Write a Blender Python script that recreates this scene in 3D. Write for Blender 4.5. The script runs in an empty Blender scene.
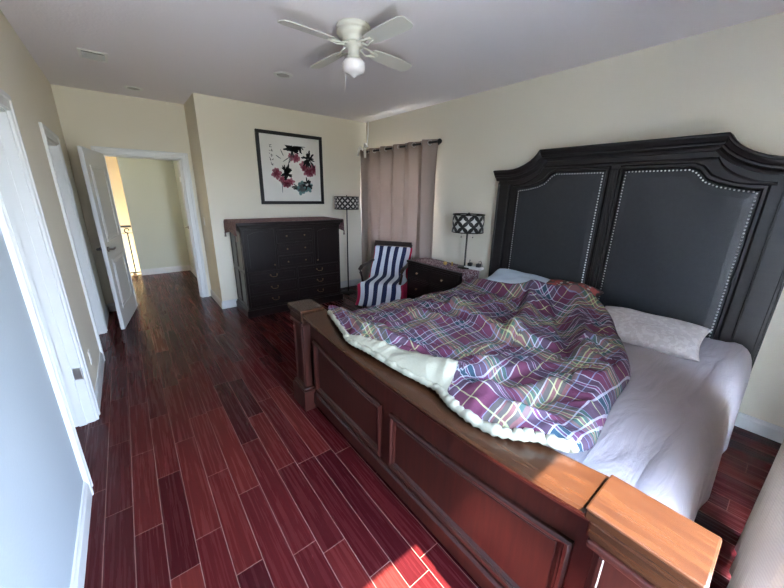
import bpy, bmesh, math, random
from mathutils import Vector, Matrix
import numpy as np
PI = math.pi
col = bpy.context.scene.collection
random.seed(7)

# ------------------------------------------------------------------ materials
def new_mat(name):
    m = bpy.data.materials.new(name); m.use_nodes = True
    nt = m.node_tree; nt.nodes.clear()
    out = nt.nodes.new('ShaderNodeOutputMaterial'); b = nt.nodes.new('ShaderNodeBsdfPrincipled')
    nt.links.new(b.outputs[0], out.inputs[0]); return m, nt, b
def N(nt, t, **kw):
    n = nt.nodes.new(t)
    for k, v in kw.items():
        if k.startswith('i_'):
            n.inputs[int(k[2:]) if k[2:].isdigit() else k[2:].replace('_', ' ')].default_value = v
        else: setattr(n, k, v)
    return n
def L(nt, a, b): nt.links.new(a, b)
def M_(nt, op, a, b=None, c=None):
    n = nt.nodes.new('ShaderNodeMath'); n.operation = op
    for i, x in enumerate((a, b, c)):
        if x is None: continue
        if isinstance(x, (int, float)): n.inputs[i].default_value = x
        else: L(nt, x, n.inputs[i])
    return n.outputs[0]
def mixc(nt, f, a, b, blend='MIX'):
    n = nt.nodes.new('ShaderNodeMix'); n.data_type = 'RGBA'; n.blend_type = blend
    for s, x in ((0, f), (6, a), (7, b)):
        if isinstance(x, (int, float, tuple)): n.inputs[s].default_value = x if not isinstance(x, tuple) else (x + (1,) if len(x) == 3 else x)
        else: L(nt, x, n.inputs[s])
    return n.outputs[2]
def plain(name, c, rough=.5, metal=0, nscale=0, namt=.1, bump=0, bscale=200, coat=0, sheen=0, spec=None):
    m, nt, b = new_mat(name)
    b.inputs['Base Color'].default_value = (*c, 1); b.inputs['Roughness'].default_value = rough; b.inputs['Metallic'].default_value = metal
    if coat: b.inputs['Coat Weight'].default_value = coat; b.inputs['Coat Roughness'].default_value = .15
    if sheen: b.inputs['Sheen Weight'].default_value = sheen
    if spec is not None: b.inputs['Specular IOR Level'].default_value = spec
    tc = N(nt, 'ShaderNodeTexCoord')
    if nscale:
        n = N(nt, 'ShaderNodeTexNoise'); n.inputs['Scale'].default_value = nscale; n.inputs['Detail'].default_value = 5
        L(nt, tc.outputs['Object'], n.inputs['Vector'])
        lo = tuple(x * (1 - namt) for x in c); hi = tuple(min(1, x * (1 + namt)) for x in c)
        L(nt, mixc(nt, n.outputs[0], lo, hi), b.inputs['Base Color'])
    if bump:
        n = N(nt, 'ShaderNodeTexNoise'); n.inputs['Scale'].default_value = bscale; n.inputs['Detail'].default_value = 3
        L(nt, tc.outputs['Object'], n.inputs['Vector'])
        bp = N(nt, 'ShaderNodeBump'); bp.inputs['Strength'].default_value = bump; bp.inputs['Distance'].default_value = .01
        L(nt, n.outputs[0], bp.inputs['Height']); L(nt, bp.outputs[0], b.inputs['Normal'])
    return m
def wood(name, c1, c2, rough, axis='Y', spec=.5, coat=0):
    m, nt, b = new_mat(name)
    tc = N(nt, 'ShaderNodeTexCoord'); mp = N(nt, 'ShaderNodeMapping')
    s = {'X': (1.2, 14, 14), 'Y': (14, 1.2, 14), 'Z': (14, 14, 1.2)}[axis]
    mp.inputs['Scale'].default_value = s
    L(nt, tc.outputs['Object'], mp.inputs[0])
    n = N(nt, 'ShaderNodeTexNoise'); n.inputs['Scale'].default_value = 2.2; n.inputs['Detail'].default_value = 8; n.inputs['Roughness'].default_value = .65
    L(nt, mp.outputs[0], n.inputs['Vector'])
    r = N(nt, 'ShaderNodeMapRange'); r.inputs[1].default_value = .3; r.inputs[2].default_value = .7; L(nt, n.outputs[0], r.inputs[0])
    L(nt, mixc(nt, r.outputs[0], c1, c2), b.inputs['Base Color'])
    b.inputs['Roughness'].default_value = rough; b.inputs['Specular IOR Level'].default_value = spec
    if coat: b.inputs['Coat Weight'].default_value = coat; b.inputs['Coat Roughness'].default_value = .12
    bp = N(nt, 'ShaderNodeBump'); bp.inputs['Strength'].default_value = .12; bp.inputs['Distance'].default_value = .004
    L(nt, n.outputs[0], bp.inputs['Height']); L(nt, bp.outputs[0], b.inputs['Normal'])
    return m

def floor_mat():
    m, nt, b = new_mat('red_plank_floor')
    tc = N(nt, 'ShaderNodeTexCoord'); sp = N(nt, 'ShaderNodeSeparateXYZ'); L(nt, tc.outputs['Object'], sp.inputs[0])
    W = .118
    xr = M_(nt, 'DIVIDE', sp.outputs[0], W); row = M_(nt, 'FLOOR', xr); fx = M_(nt, 'FRACT', xr)
    wn = N(nt, 'ShaderNodeTexWhiteNoise', noise_dimensions='1D'); L(nt, row, wn.inputs['W'])
    ln = M_(nt, 'MULTIPLY_ADD', wn.outputs[0], .35, .62)
    off = M_(nt, 'MULTIPLY', wn.outputs[0], 37.0)
    yc = M_(nt, 'DIVIDE', M_(nt, 'ADD', sp.outputs[1], off), ln); cellv = M_(nt, 'FLOOR', yc); fy = M_(nt, 'FRACT', yc)
    cx = N(nt, 'ShaderNodeCombineXYZ'); L(nt, row, cx.inputs[0]); L(nt, cellv, cx.inputs[1])
    w2 = N(nt, 'ShaderNodeTexWhiteNoise', noise_dimensions='2D'); L(nt, cx.outputs[0], w2.inputs['Vector'])
    ex = M_(nt, 'MULTIPLY', M_(nt, 'MINIMUM', fx, M_(nt, 'SUBTRACT', 1.0, fx)), W)
    ey = M_(nt, 'MULTIPLY', M_(nt, 'MINIMUM', fy, M_(nt, 'SUBTRACT', 1.0, fy)), ln)
    e = M_(nt, 'MINIMUM', ex, ey)
    seam = N(nt, 'ShaderNodeMapRange'); seam.inputs[1].default_value = .0008; seam.inputs[2].default_value = .0022; seam.inputs[3].default_value = 1; seam.inputs[4].default_value = 0
    L(nt, e, seam.inputs[0])
    # grain
    cv = N(nt, 'ShaderNodeCombineXYZ')
    L(nt, M_(nt, 'MULTIPLY', sp.outputs[0], 55.0), cv.inputs[0]); L(nt, M_(nt, 'MULTIPLY', sp.outputs[1], 1.7), cv.inputs[1]); L(nt, M_(nt, 'MULTIPLY', w2.outputs[0], 50.0), cv.inputs[2])
    g = N(nt, 'ShaderNodeTexNoise'); g.inputs['Scale'].default_value = 1.4; g.inputs['Detail'].default_value = 7; g.inputs['Distortion'].default_value = .25; L(nt, cv.outputs[0], g.inputs['Vector'])
    ramp = N(nt, 'ShaderNodeValToRGB'); L(nt, w2.outputs[0], ramp.inputs[0])
    els = ramp.color_ramp.elements; els[0].color = FL[0]; els[1].color = FL[3]; els[1].position = 1
    x = els.new(.35); x.color = FL[1]; x = els.new(.7); x.color = FL[2]
    gr = N(nt, 'ShaderNodeMapRange'); gr.inputs[1].default_value = .3; gr.inputs[2].default_value = .72; gr.inputs[3].default_value = .80; gr.inputs[4].default_value = 1.2; L(nt, g.outputs[0], gr.inputs[0])
    mul = N(nt, 'ShaderNodeVectorMath', operation='SCALE'); L(nt, ramp.outputs[0], mul.inputs[0]); L(nt, gr.outputs[0], mul.inputs['Scale'])
    c = mixc(nt, M_(nt, 'MULTIPLY', seam.outputs[0], .75), mul.outputs[0], (.30, .16, .13))
    L(nt, c, b.inputs['Base Color'])
    b.inputs['Roughness'].default_value = .27; b.inputs['Specular IOR Level'].default_value = .16
    rr = M_(nt, 'MULTIPLY_ADD', g.outputs[0], .10, .22); L(nt, rr, b.inputs['Roughness'])
    bp = N(nt, 'ShaderNodeBump'); bp.inputs['Strength'].default_value = .25; bp.inputs['Distance'].default_value = .002; bp.invert = True
    L(nt, seam.outputs[0], bp.inputs['Height']); L(nt, bp.outputs[0], b.inputs['Normal'])
    return m
FL = [(.034, .0040, .0055, 1), (.050, .0055, .0065, 1), (.070, .0080, .0085, 1), (.105, .015, .012, 1)]

def plaid_mat():
    m, nt, b = new_mat('tartan_cotton')
    uv = N(nt, 'ShaderNodeUVMap'); uv.uv_map = 'UVMap'
    nz = N(nt, 'ShaderNodeTexNoise'); nz.inputs['Scale'].default_value = 1.7; nz.inputs['Detail'].default_value = 2; L(nt, uv.outputs[0], nz.inputs['Vector'])
    sub = N(nt, 'ShaderNodeVectorMath', operation='SUBTRACT'); L(nt, nz.outputs['Color'], sub.inputs[0]); sub.inputs[1].default_value = (.5, .5, .5)
    sc = N(nt, 'ShaderNodeVectorMath', operation='SCALE'); L(nt, sub.outputs[0], sc.inputs[0]); sc.inputs['Scale'].default_value = .05
    ad = N(nt, 'ShaderNodeVectorMath', operation='ADD'); L(nt, uv.outputs[0], ad.inputs[0]); L(nt, sc.outputs[0], ad.inputs[1])
    mp = N(nt, 'ShaderNodeMapping'); mp.inputs['Rotation'].default_value = (0, 0, PLROT); L(nt, ad.outputs[0], mp.inputs[0])
    sp = N(nt, 'ShaderNodeSeparateXYZ'); L(nt, mp.outputs[0], sp.inputs[0])
    MA = (.100, .027, .055, 1); WH = (.41, .41, .46, 1); YE = (.40, .42, .20, 1); NA = (.022, .050, .072, 1); PK = (.20, .10, .085, 1); BL = (.20, .22, .33, 1); GR = (.06, .10, .075, 1); VI = (.13, .04, .10, 1)
    stops = [(0, MA), (.135, YE), (.146, MA), (.285, WH), (.296, NA), (.372, WH), (.384, VI), (.412, WH), (.424, NA), (.500, WH), (.511, MA), (.60, BL), (.608, MA), (.69, BL), (.70, PK), (.74, GR), (.775, YE), (.786, PK), (.82, YE), (.830, GR), (.87, PK), (.89, WH), (.90, GR), (.95, BL), (.96, MA)]
    def band(o):
        r = N(nt, 'ShaderNodeValToRGB'); r.color_ramp.interpolation = 'CONSTANT'
        el = r.color_ramp.elements; el[0].position = 0; el[0].color = stops[0][1]; el[1].position = stops[1][0]; el[1].color = stops[1][1]
        for p, c in stops[2:]:
            x = el.new(p); x.color = c
        L(nt, M_(nt, 'FRACT', M_(nt, 'DIVIDE', o, PLP)), r.inputs[0]); return r.outputs[0]
    A = band(sp.outputs[0]); B = band(M_(nt, 'ADD', sp.outputs[1], .07))
    # woven mix: average, and the pale lines stay bright over the other direction
    c = mixc(nt, .5, A, B)
    li = mixc(nt, 1.0, A, B, 'LIGHTEN')
    c = mixc(nt, .28, c, li)
    L(nt, c, b.inputs['Base Color']); b.inputs['Roughness'].default_value = .85; b.inputs['Specular IOR Level'].default_value = .2
    n2 = N(nt, 'ShaderNodeTexNoise'); n2.inputs['Scale'].default_value = 26; n2.inputs['Detail'].default_value = 3; L(nt, uv.outputs[0], n2.inputs['Vector'])
    bp = N(nt, 'ShaderNodeBump'); bp.inputs['Strength'].default_value = .35; bp.inputs['Distance'].default_value = .02
    L(nt, n2.outputs[0], bp.inputs['Height']); L(nt, bp.outputs[0], b.inputs['Normal'])
    return m
PLP = .36; PLROT = .12

def shade_mat():
    m, nt, b = new_mat('lattice_lampshade')
    uv = N(nt, 'ShaderNodeUVMap'); uv.uv_map = 'UVMap'
    def ring(off):
        ad = N(nt, 'ShaderNodeVectorMath', operation='ADD'); L(nt, uv.outputs[0], ad.inputs[0]); ad.inputs[1].default_value = (off, off, 0)
        fr = N(nt, 'ShaderNodeVectorMath', operation='FRACTION'); L(nt, ad.outputs[0], fr.inputs[0])
        sb = N(nt, 'ShaderNodeVectorMath', operation='SUBTRACT'); L(nt, fr.outputs[0], sb.inputs[0]); sb.inputs[1].default_value = (.5, .5, 0)
        ln = N(nt, 'ShaderNodeVectorMath', operation='LENGTH'); L(nt, sb.outputs[0], ln.inputs[0])
        return M_(nt, 'LESS_THAN', M_(nt, 'ABSOLUTE', M_(nt, 'SUBTRACT', ln.outputs['Value'], .44)), .085)
    k = M_(nt, 'MAXIMUM', ring(0.0), ring(.5))
    L(nt, mixc(nt, k, (.62, .60, .56), (.012, .011, .010)), b.inputs['Base Color']); b.inputs['Roughness'].default_value = .5
    return m

def paisley_mat(name, c1, c2, c3, scale):
    m, nt, b = new_mat(name)
    tc = N(nt, 'ShaderNodeTexCoord')
    v = N(nt, 'ShaderNodeTexVoronoi'); v.inputs['Scale'].default_value = scale; L(nt, tc.outputs['Object'], v.inputs['Vector'])
    n = N(nt, 'ShaderNodeTexNoise'); n.inputs['Scale'].default_value = scale * .9; n.inputs['Detail'].default_value = 3; L(nt, tc.outputs['Object'], n.inputs['Vector'])
    a = mixc(nt, M_(nt, 'GREATER_THAN', n.outputs[0], .52), c1, c2)
    c = mixc(nt, M_(nt, 'LESS_THAN', v.outputs['Distance'], .28), a, c3)
    L(nt, c, b.inputs['Base Color']); b.inputs['Roughness'].default_value = .8
    return m
def paint(name, c, bump=.25, bscale=90):
    m, nt, b = new_mat(name)
    tc = N(nt, 'ShaderNodeTexCoord'); n = N(nt, 'ShaderNodeTexNoise'); n.inputs['Scale'].default_value = bscale; n.inputs['Detail'].default_value = 3
    L(nt, tc.outputs['Object'], n.inputs['Vector']); b.inputs['Base Color'].default_value = (*c, 1); b.inputs['Roughness'].default_value = .6; b.inputs['Specular IOR Level'].default_value = .3
    bp = N(nt, 'ShaderNodeBump'); bp.inputs['Strength'].default_value = bump; bp.inputs['Distance'].default_value = .004
    L(nt, n.outputs[0], bp.inputs['Height']); L(nt, bp.outputs[0], b.inputs['Normal'])
    return m
def curtain_mat(name, c, trans, rib=0):
    m, nt, b = new_mat(name)
    out = [n for n in nt.nodes if n.type == 'OUTPUT_MATERIAL'][0]
    b.inputs['Base Color'].default_value = (*c, 1); b.inputs['Roughness'].default_value = .9; b.inputs['Specular IOR Level'].default_value = .1
    t = N(nt, 'ShaderNodeBsdfTranslucent'); t.inputs[0].default_value = (*[min(1, x * 1.1) for x in c], 1)
    mx = N(nt, 'ShaderNodeMixShader'); mx.inputs[0].default_value = trans
    L(nt, b.outputs[0], mx.inputs[1]); L(nt, t.outputs[0], mx.inputs[2]); L(nt, mx.outputs[0], out.inputs[0])
    tc = N(nt, 'ShaderNodeTexCoord'); n = N(nt, 'ShaderNodeTexNoise'); n.inputs['Scale'].default_value = 60; n.inputs['Detail'].default_value = 4
    L(nt, tc.outputs['Object'], n.inputs['Vector']); h = n.outputs[0]
    if rib:
        w = N(nt, 'ShaderNodeTexWave', bands_direction='Z'); w.inputs['Scale'].default_value = rib; w.inputs['Distortion'].default_value = .3; L(nt, tc.outputs['Object'], w.inputs['Vector'])
        h = M_(nt, 'ADD', n.outputs[0], w.outputs[0])
        L(nt, mixc(nt, w.outputs[0], tuple(x * .9 for x in c), c), b.inputs['Base Color'])
    bp = N(nt, 'ShaderNodeBump'); bp.inputs['Strength'].default_value = .25; bp.inputs['Distance'].default_value = .004
    L(nt, h, bp.inputs['Height']); L(nt, bp.outputs[0], b.inputs['Normal'])
    return m
def sheet_mat():
    m, nt, b = new_mat('lavender_grey_sheet')
    tc = N(nt, 'ShaderNodeTexCoord'); mp = N(nt, 'ShaderNodeMapping'); mp.inputs['Scale'].default_value = (1.0, 4.5, 1.5); mp.inputs['Rotation'].default_value = (0, 0, .35); L(nt, tc.outputs['Object'], mp.inputs[0])
    n = N(nt, 'ShaderNodeTexNoise'); n.inputs['Scale'].default_value = 2.2; n.inputs['Detail'].default_value = 4; n.inputs['Distortion'].default_value = 1.2; L(nt, mp.outputs[0], n.inputs['Vector'])
    b.inputs['Base Color'].default_value = (.36, .315, .325, 1); b.inputs['Roughness'].default_value = .8; b.inputs['Sheen Weight'].default_value = .1
    bp = N(nt, 'ShaderNodeBump'); bp.inputs['Strength'].default_value = .6; bp.inputs['Distance'].default_value = .03
    L(nt, n.outputs[0], bp.inputs['Height']); L(nt, bp.outputs[0], b.inputs['Normal'])
    return m

WALL = paint('beige_wall_paint', (.73, .675, .555))
WALLTINT = paint('beige_wall_daylight_tint', (.36, .405, .44))  # near left wall only: dimming and blue daylight put into the colour
HALLP = paint('grey_green_hall_paint', (.60, .625, .545))
CEIL = paint('ceiling_paint', (.82, .775, .79), .5, 60)
WHITE = plain('white_trim_paint', (.62, .62, .61), .35)
FLOOR = floor_mat()
WARM = plain('cream_hall_paint', (.56, .42, .27), .6)
ESP = wood('espresso_wood', (.005, .003, .003), (.014, .007, .0065), .32, 'Z')
ESPY = wood('espresso_wood_long', (.006, .0035, .0035), (.016, .009, .008), .34, 'Y')
HB = wood('headboard_wood', (.007, .0055, .0055), (.017, .013, .0125), .38, 'Y')
CHERRY = wood('dark_cherry_wood', (.017, .0045, .0035), (.058, .014, .009), .3, 'Z', .5, .1)
CHERRYY = wood('dark_cherry_top', (.026, .0090, .0046), (.054, .0205, .0082), .24, 'Y', .5, .1)
DARKWOOD = wood('chair_wood', (.02, .012, .010), (.04, .022, .018), .35, 'Z')
LEATHER = plain('charcoal_leather', (.022, .023, .026), .42, 0, 40, .25, .2, 260)
NAIL = plain('nailhead_metal', (.72, .71, .69), .28, .9)
BRONZE = plain('dark_bronze', (.03, .026, .022), .4, .7)
BRASS = plain('aged_brass', (.28, .2, .11), .35, .9)
GOLD = plain('gold_metal', (.75, .52, .18), .3, .95)
CHROME = plain('satin_nickel', (.6, .58, .55), .3, .95)
BLACK = plain('black_plastic', (.012, .012, .013), .45)
FANW = plain('fan_enamel', (.66, .65, .57), .3)
FANB = plain('fan_blade_enamel', (.62, .61, .55), .4)
OPAL = plain('opal_glass', (.86, .82, .82), .2, coat=.5)
WPL = plain('white_plastic', (.78, .77, .74), .4)
CANL = plain('recessed_lens', (.42, .40, .38), .5)
CREAM = plain('cream_backing_cotton', (.31, .295, .22), .85, 0, 14, .06, .5, 30, spec=.2)
PLAID = plaid_mat()
SHADE = shade_mat()
SHEET = sheet_mat()
BLUEP = plain('pale_blue_cotton', (.46, .54, .60), .85, 0, 10, .05, .35, 25, spec=.2)
PATP = paisley_mat('beige_print_cotton', (.42, .37, .345), (.49, .44, .415), (.45, .395, .37), 34)
REDP = paisley_mat('holiday_print_cotton', (.07, .04, .035), (.30, .045, .035), (.40, .36, .30), 16)
RUNNER = paisley_mat('paisley_runner_cloth', (.16, .07, .085), (.42, .33, .35), (.24, .15, .19), 60)
RUN2 = paisley_mat('floral_runner_cloth', (.14, .055, .065), (.30, .20, .19), (.20, .10, .10), 70)
CURT = curtain_mat('taupe_curtain_cloth', (.40, .32, .28), .17)
CURT2 = curtain_mat('beige_ribbed_curtain_cloth', (.52, .465, .41), .15, 26)
NAVY = plain('navy_terry', (.012, .018, .07), .95, bump=.6, bscale=300)
TWH = plain('white_terry', (.70, .72, .78), .95, bump=.6, bscale=300)
RED = plain('red_terry', (.50, .012, .06), .95, bump=.5, bscale=200)
SEATM = plain('brown_upholstery', (.08, .05, .04), .8)
PAPER = plain('rice_paper', (.72, .70, .66), .7, 0, 5, .04)
INK = plain('black_ink', (.03, .035, .04), .7)
INKG = plain('grey_ink', (.14, .16, .17), .7)
PINK = plain('pink_pigment', (.42, .15, .20), .7, 0, 40, .45)
DPINK = plain('rose_pigment', (.34, .06, .11), .7, 0, 40, .4)
TEAL = plain('teal_pigment', (.16, .30, .30), .7, 0, 30, .5)
DECK = plain('bounce_deck_concrete', (.55, .52, .48), .8, 0, 4, .1)
TASSEL = plain('tassel_thread', (.22, .17, .14), .8)
PEACH = plain('newel_wood', (.55, .36, .24), .5)
GREEN = plain('outdoor_lawn', (.12, .20, .06), .9, 0, 2, .3)

# ------------------------------------------------------------------ mesh helpers
class MB:
    def __init__(s): s.bm = bmesh.new(); s.mi = 0
    def _tag(s, vs):
        for f in {f for v in vs for f in v.link_faces}: f.material_index = s.mi
    def box(s, a, b, bev=0, seg=2):
        r = bmesh.ops.create_cube(s.bm, size=1); vs = r['verts']
        for q in vs: q.co = Vector([(a[k] + b[k]) / 2 + q.co[k] * abs(b[k] - a[k]) for k in range(3)])
        s._tag(vs)
        if bev:
            ed = {e for v in vs for e in v.link_edges}
            r = bmesh.ops.bevel(s.bm, geom=list(ed), offset=bev, segments=seg, affect='EDGES', profile=.5)
            for f in r['faces']: f.material_index = s.mi
        return s
    def cyl(s, p, q, r, r2=None, n=16):
        p = Vector(p); q = Vector(q); d = q - p
        M = Matrix.Translation((p + q) / 2) @ d.to_track_quat('Z', 'Y').to_matrix().to_4x4()
        x = bmesh.ops.create_cone(s.bm, cap_ends=True, segments=n, radius1=r, radius2=r if r2 is None else r2, depth=d.length, matrix=M)
        s._tag(x['verts']); return s
    def sph(s, c, r, u=16, v=10):
        rr = (r, r, r) if isinstance(r, (int, float)) else r
        x = bmesh.ops.create_uvsphere(s.bm, u_segments=u, v_segments=v, radius=1, matrix=Matrix.Translation(c) @ Matrix.Diagonal((*rr, 1)))
        s._tag(x['verts']); return s
    def lathe(s, prof, c=(0, 0, 0), n=28):
        rings = []
        for r, z in prof:
            rings.append([s.bm.verts.new((c[0] + max(r, 1e-4) * math.cos(2 * PI * i / n), c[1] + max(r, 1e-4) * math.sin(2 * PI * i / n), c[2] + z)) for i in range(n)])
        for a, b in zip(rings, rings[1:]):
            for i in range(n):
                f = s.bm.faces.new((a[i], a[(i + 1) % n], b[(i + 1) % n], b[i])); f.material_index = s.mi; f.smooth = True
        return s
    def tube(s, pts, r, n=8, cap=True):
        P = [Vector(p) for p in pts]; rings = []
        up = Vector((0, 0, 1))
        for i, p in enumerate(P):
            t = (P[min(i + 1, len(P) - 1)] - P[max(i - 1, 0)]).normalized()
            a = t.cross(up if abs(t.dot(up)) < .95 else Vector((1, 0, 0))).normalized(); b = t.cross(a)
            ri = r[i] if isinstance(r, (list, tuple)) else r
            rings.append([s.bm.verts.new(p + a * ri * math.cos(2 * PI * k / n) + b * ri * math.sin(2 * PI * k / n)) for k in range(n)])
        for x, y in zip(rings, rings[1:]):
            for k in range(n):
                f = s.bm.faces.new((x[k], x[(k + 1) % n], y[(k + 1) % n], y[k])); f.smooth = True; f.material_index = s.mi
        if cap:
            for x in (rings[0], rings[-1]):
                try: f = s.bm.faces.new(x); f.material_index = s.mi
                except ValueError: pass
        return s
    def sweep(s, sections):
        """sections: list of closed loops (equal counts); makes a solid"""
        rs = [[s.bm.verts.new(p) for p in sec] for sec in sections]; n = len(rs[0])
        for a, b in zip(rs, rs[1:]):
            for i in range(n):
                f = s.bm.faces.new((a[i], a[(i + 1) % n], b[(i + 1) % n], b[i])); f.material_index = s.mi
        for x in (rs[0], rs[-1]):
            f = s.bm.faces.new(x); f.material_index = s.mi
        return s
    def prism(s, poly, fn, d0, d1):
        """poly 2-D points, fn(a,b,d)->xyz"""
        A = [s.bm.verts.new(fn(a, b, d0)) for a, b in poly]; B = [s.bm.verts.new(fn(a, b, d1)) for a, b in poly]; n = len(poly)
        fs = [s.bm.faces.new(A), s.bm.faces.new(B)]
        for i in range(n): fs.append(s.bm.faces.new((A[i], A[(i + 1) % n], B[(i + 1) % n], B[i])))
        for f in fs: f.material_index = s.mi
        return s
    def grid(s, G, thick=None, uvs=None, closed=False):
        """G[j][i] points"""
        V = [[s.bm.verts.new(p) for p in row] for row in G]
        uvl = s.bm.loops.layers.uv.new('UVMap') if uvs is not None else None
        for j in range(len(V) - 1):
            for i in range(len(V[0]) - 1):
                ids = ((j, i), (j, i + 1), (j + 1, i + 1), (j + 1, i))
                f = s.bm.faces.new([V[a][b] for a, b in ids]); f.smooth = True; f.material_index = s.mi
                if uvl is not None:
                    for lp, (a, b) in zip(f.loops, ids): lp[uvl].uv = uvs[a][b]
        return s
    def build(s, name, mat, parent=None, smooth=False, loc=None, rot=None):
        bmesh.ops.recalc_face_normals(s.bm, faces=s.bm.faces[:])
        me = bpy.data.meshes.new(name); s.bm.to_mesh(me); s.bm.free()
        for m in (mat if isinstance(mat, (list, tuple)) else [mat]): me.materials.append(m)
        if smooth:
            for p in me.polygons: p.use_smooth = True
        o = bpy.data.objects.new(name, me); col.objects.link(o)
        if parent: o.parent = parent
        if loc: o.location = loc
        if rot: o.rotation_euler = rot
        return o
def tag(o, label=None, cat=None, group=None, kind=None):
    if label: o['label'] = label
    if cat: o['category'] = cat
    if group: o['group'] = group
    if kind: o['kind'] = kind
    return o
def thing(name, label, cat, loc=(0, 0, 0), rz=0, group=None):
    o = bpy.data.objects.new(name, None); col.objects.link(o); o.location = loc; o.rotation_euler = (0, 0, rz); o.empty_display_size = .1
    return tag(o, label, cat, group)
def struct(o): o['kind'] = 'structure'; return o
def sempty(name, loc, rz=0):
    o = bpy.data.objects.new(name, None); col.objects.link(o); o.location = loc; o.rotation_euler = (0, 0, rz); o['kind'] = 'structure'; return o
def sub(o, lv=1):
    m = o.modifiers.new('sub', 'SUBSURF'); m.levels = lv; m.render_levels = lv; return o

# ------------------------------------------------------------------ dimensions
XL, XR, YD, YW, ZC, XC, YN = -.43, 3.434, 5.07, 5.84, 2.796, .89, -.28
YH = 8.1

# ------------------------------------------------------------------ room shell
struct(MB().box((-2.2, YN - .12, -.08), (3.6, YH + .12, 0)).build('floor', FLOOR))
struct(MB().box((-2.2, YN - .12, ZC), (3.6, YH + 2.2, ZC + .1)).build('ceiling', CEIL))
# left wall with two openings
A0, A1, B0, B1, DH = 2.24, 2.975, 4.165, 4.95, 2.075
w = MB(); x0, x1 = XL - .12, XL
struct(MB().box((x0, YN, 0), (x1, A0, ZC)).build('wall_left_near', WALLTINT)); w.box((x0, A1, 0), (x1, B0, ZC)); w.box((x0, B1, 0), (x1, YW, ZC))
w.box((x0, A0, DH), (x1, A1, ZC)); w.box((x0, B0, DH), (x1, B1, ZC))
struct(w.build('wall_left', WALL))
# door wall (far left), opening x -.08 .. .755
D0, D1 = -.115, .755
w = MB(); w.box((-2.3, YW, 0), (D0, YW + .12, ZC)); w.box((D1, YW, 0), (XC + .02, YW + .12, ZC)); w.box((D0, YW, 2.075), (D1, YW + .12, ZC))
struct(w.build('wall_far_left', WALL))
struct(MB().box((XC, YD, 0), (3.55, YW + .12, ZC)).build('wall_far', WALL))
# right wall with window
W0, W1, WZ0, WZ1 = 3.55, 4.88, .75, 2.2
w = MB(); a, b = XR, XR + .14
w.box((a, YN, 0), (b, W0, ZC)); w.box((a, W1, 0), (b, YD + .1, ZC)); w.box((a, W0, 0), (b, W1, WZ0)); w.box((a, W0, WZ1), (b, W1, ZC))
struct(w.build('wall_right', WALL))
# near wall with patio door opening
G0, G1, GZ = .50, 2.25, 2.25
w = MB(); w.box((XL - .12, YN - .12, 0), (G0, YN, ZC)); w.box((G1, YN - .12, 0), (XR + .14, YN, ZC)); w.box((G0, YN - .12, GZ), (G1, YN, ZC))
struct(w.build('wall_near', WALL))
# patio door: frame, open (glass leaf slid behind the curtain side)
d = sempty('door_4', (0, 0, 0))
m = MB(); t = .05
m.box((G0, YN - .11, 0), (G0 + t, YN - .01, GZ)); m.box((G1 - t, YN - .11, 0), (G1, YN - .01, GZ)); m.box((G0 + t, YN - .11, GZ - t), (G1 - t, YN - .01, GZ)); m.box((G0 + t, YN - .11, 0), (G1 - t, YN - .01, .03))
m.build('door_frame', WHITE, d)
glass, nt, bb = new_mat('window_glass'); bb.inputs['Transmission Weight'].default_value = 1; bb.inputs['Roughness'].default_value = 0; bb.inputs['IOR'].default_value = 1.02
m = MB(); gx0, gx1, gy0, gy1 = 1.15, G1 - t, YN - .085, YN - .045
m.box((gx0, gy0, .03), (gx0 + .07, gy1, GZ - t)); m.box((gx1 - .07, gy0, .03), (gx1, gy1, GZ - t)); m.box((gx0 + .07, gy0, GZ - t - .07), (gx1 - .07, gy1, GZ - t)); m.box((gx0 + .07, gy0, .03), (gx1 - .07, gy1, .12))
sl = m.build('sliding_sash', WHITE, d)
MB().box((gx0 + .07, gy0 + .015, .12), (gx1 - .07, gy0 + .021, GZ - t - .07)).build('pane', glass, sl)
# window behind the taupe curtain
d = sempty('window_1', (0, 0, 0)); m = MB(); X0, X1 = XR + .05, XR + .1
m.box((X0, W0, WZ0), (X1, W0 + .05, WZ1)); m.box((X0, W1 - .05, WZ0), (X1, W1, WZ1)); m.box((X0, W0 + .05, WZ1 - .05), (X1, W1 - .05, WZ1)); m.box((X0, W0 + .05, WZ0), (X1, W1 - .05, WZ0 + .05)); m.box((X0, (W0 + W1) / 2 - .02, WZ0 + .05), (X1, (W0 + W1) / 2 + .02, WZ1 - .05))
m.build('window_frame', WHITE, d)
MB().box((X0 + .02, W0 + .05, WZ0 + .05), (X0 + .026, W1 - .05, WZ1 - .05)).build('pane', glass, d)
# outside: unseen eave set to cut the sun, unseen deck added for bounce
struct(MB().box((-2, -.74 + 0, 2.62), (5, YN - .12, 2.8)).build('trim_8', WHITE))
struct(MB().box((-3, -2.6, -.2), (6, YN - .12, -.06)).build('floor_bounce_deck', DECK))
# hall
struct(MB().box((.045, YH, 0), (1.25, YH + .12, ZC)).build('wall_hall_back', HALLP))
HX = .905
struct(MB().box((HX, YW + .12, 0), (HX + .12, YH, ZC)).build('wall_hall_right', HALLP))
struct(MB().box((-2.2, YH + 2.0, -2.6), (1.2, YH + 2.12, ZC)).build('wall_stairwell', WARM))
struct(MB().box((-2.3, YW + .12, -2.6), (-2.2, YH + 2.1, ZC)).build('wall_hall_left', HALLP))
struct(MB().box((.045, YH + .12, -2.6), (.165, YH + 2.0, ZC)).build('wall_stair_side', WARM))
struct(MB().box((-2.2, YH + .12, -2.7), (.045, YH + 2.0, -2.6)).build('floor_stairwell', FLOOR))
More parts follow.
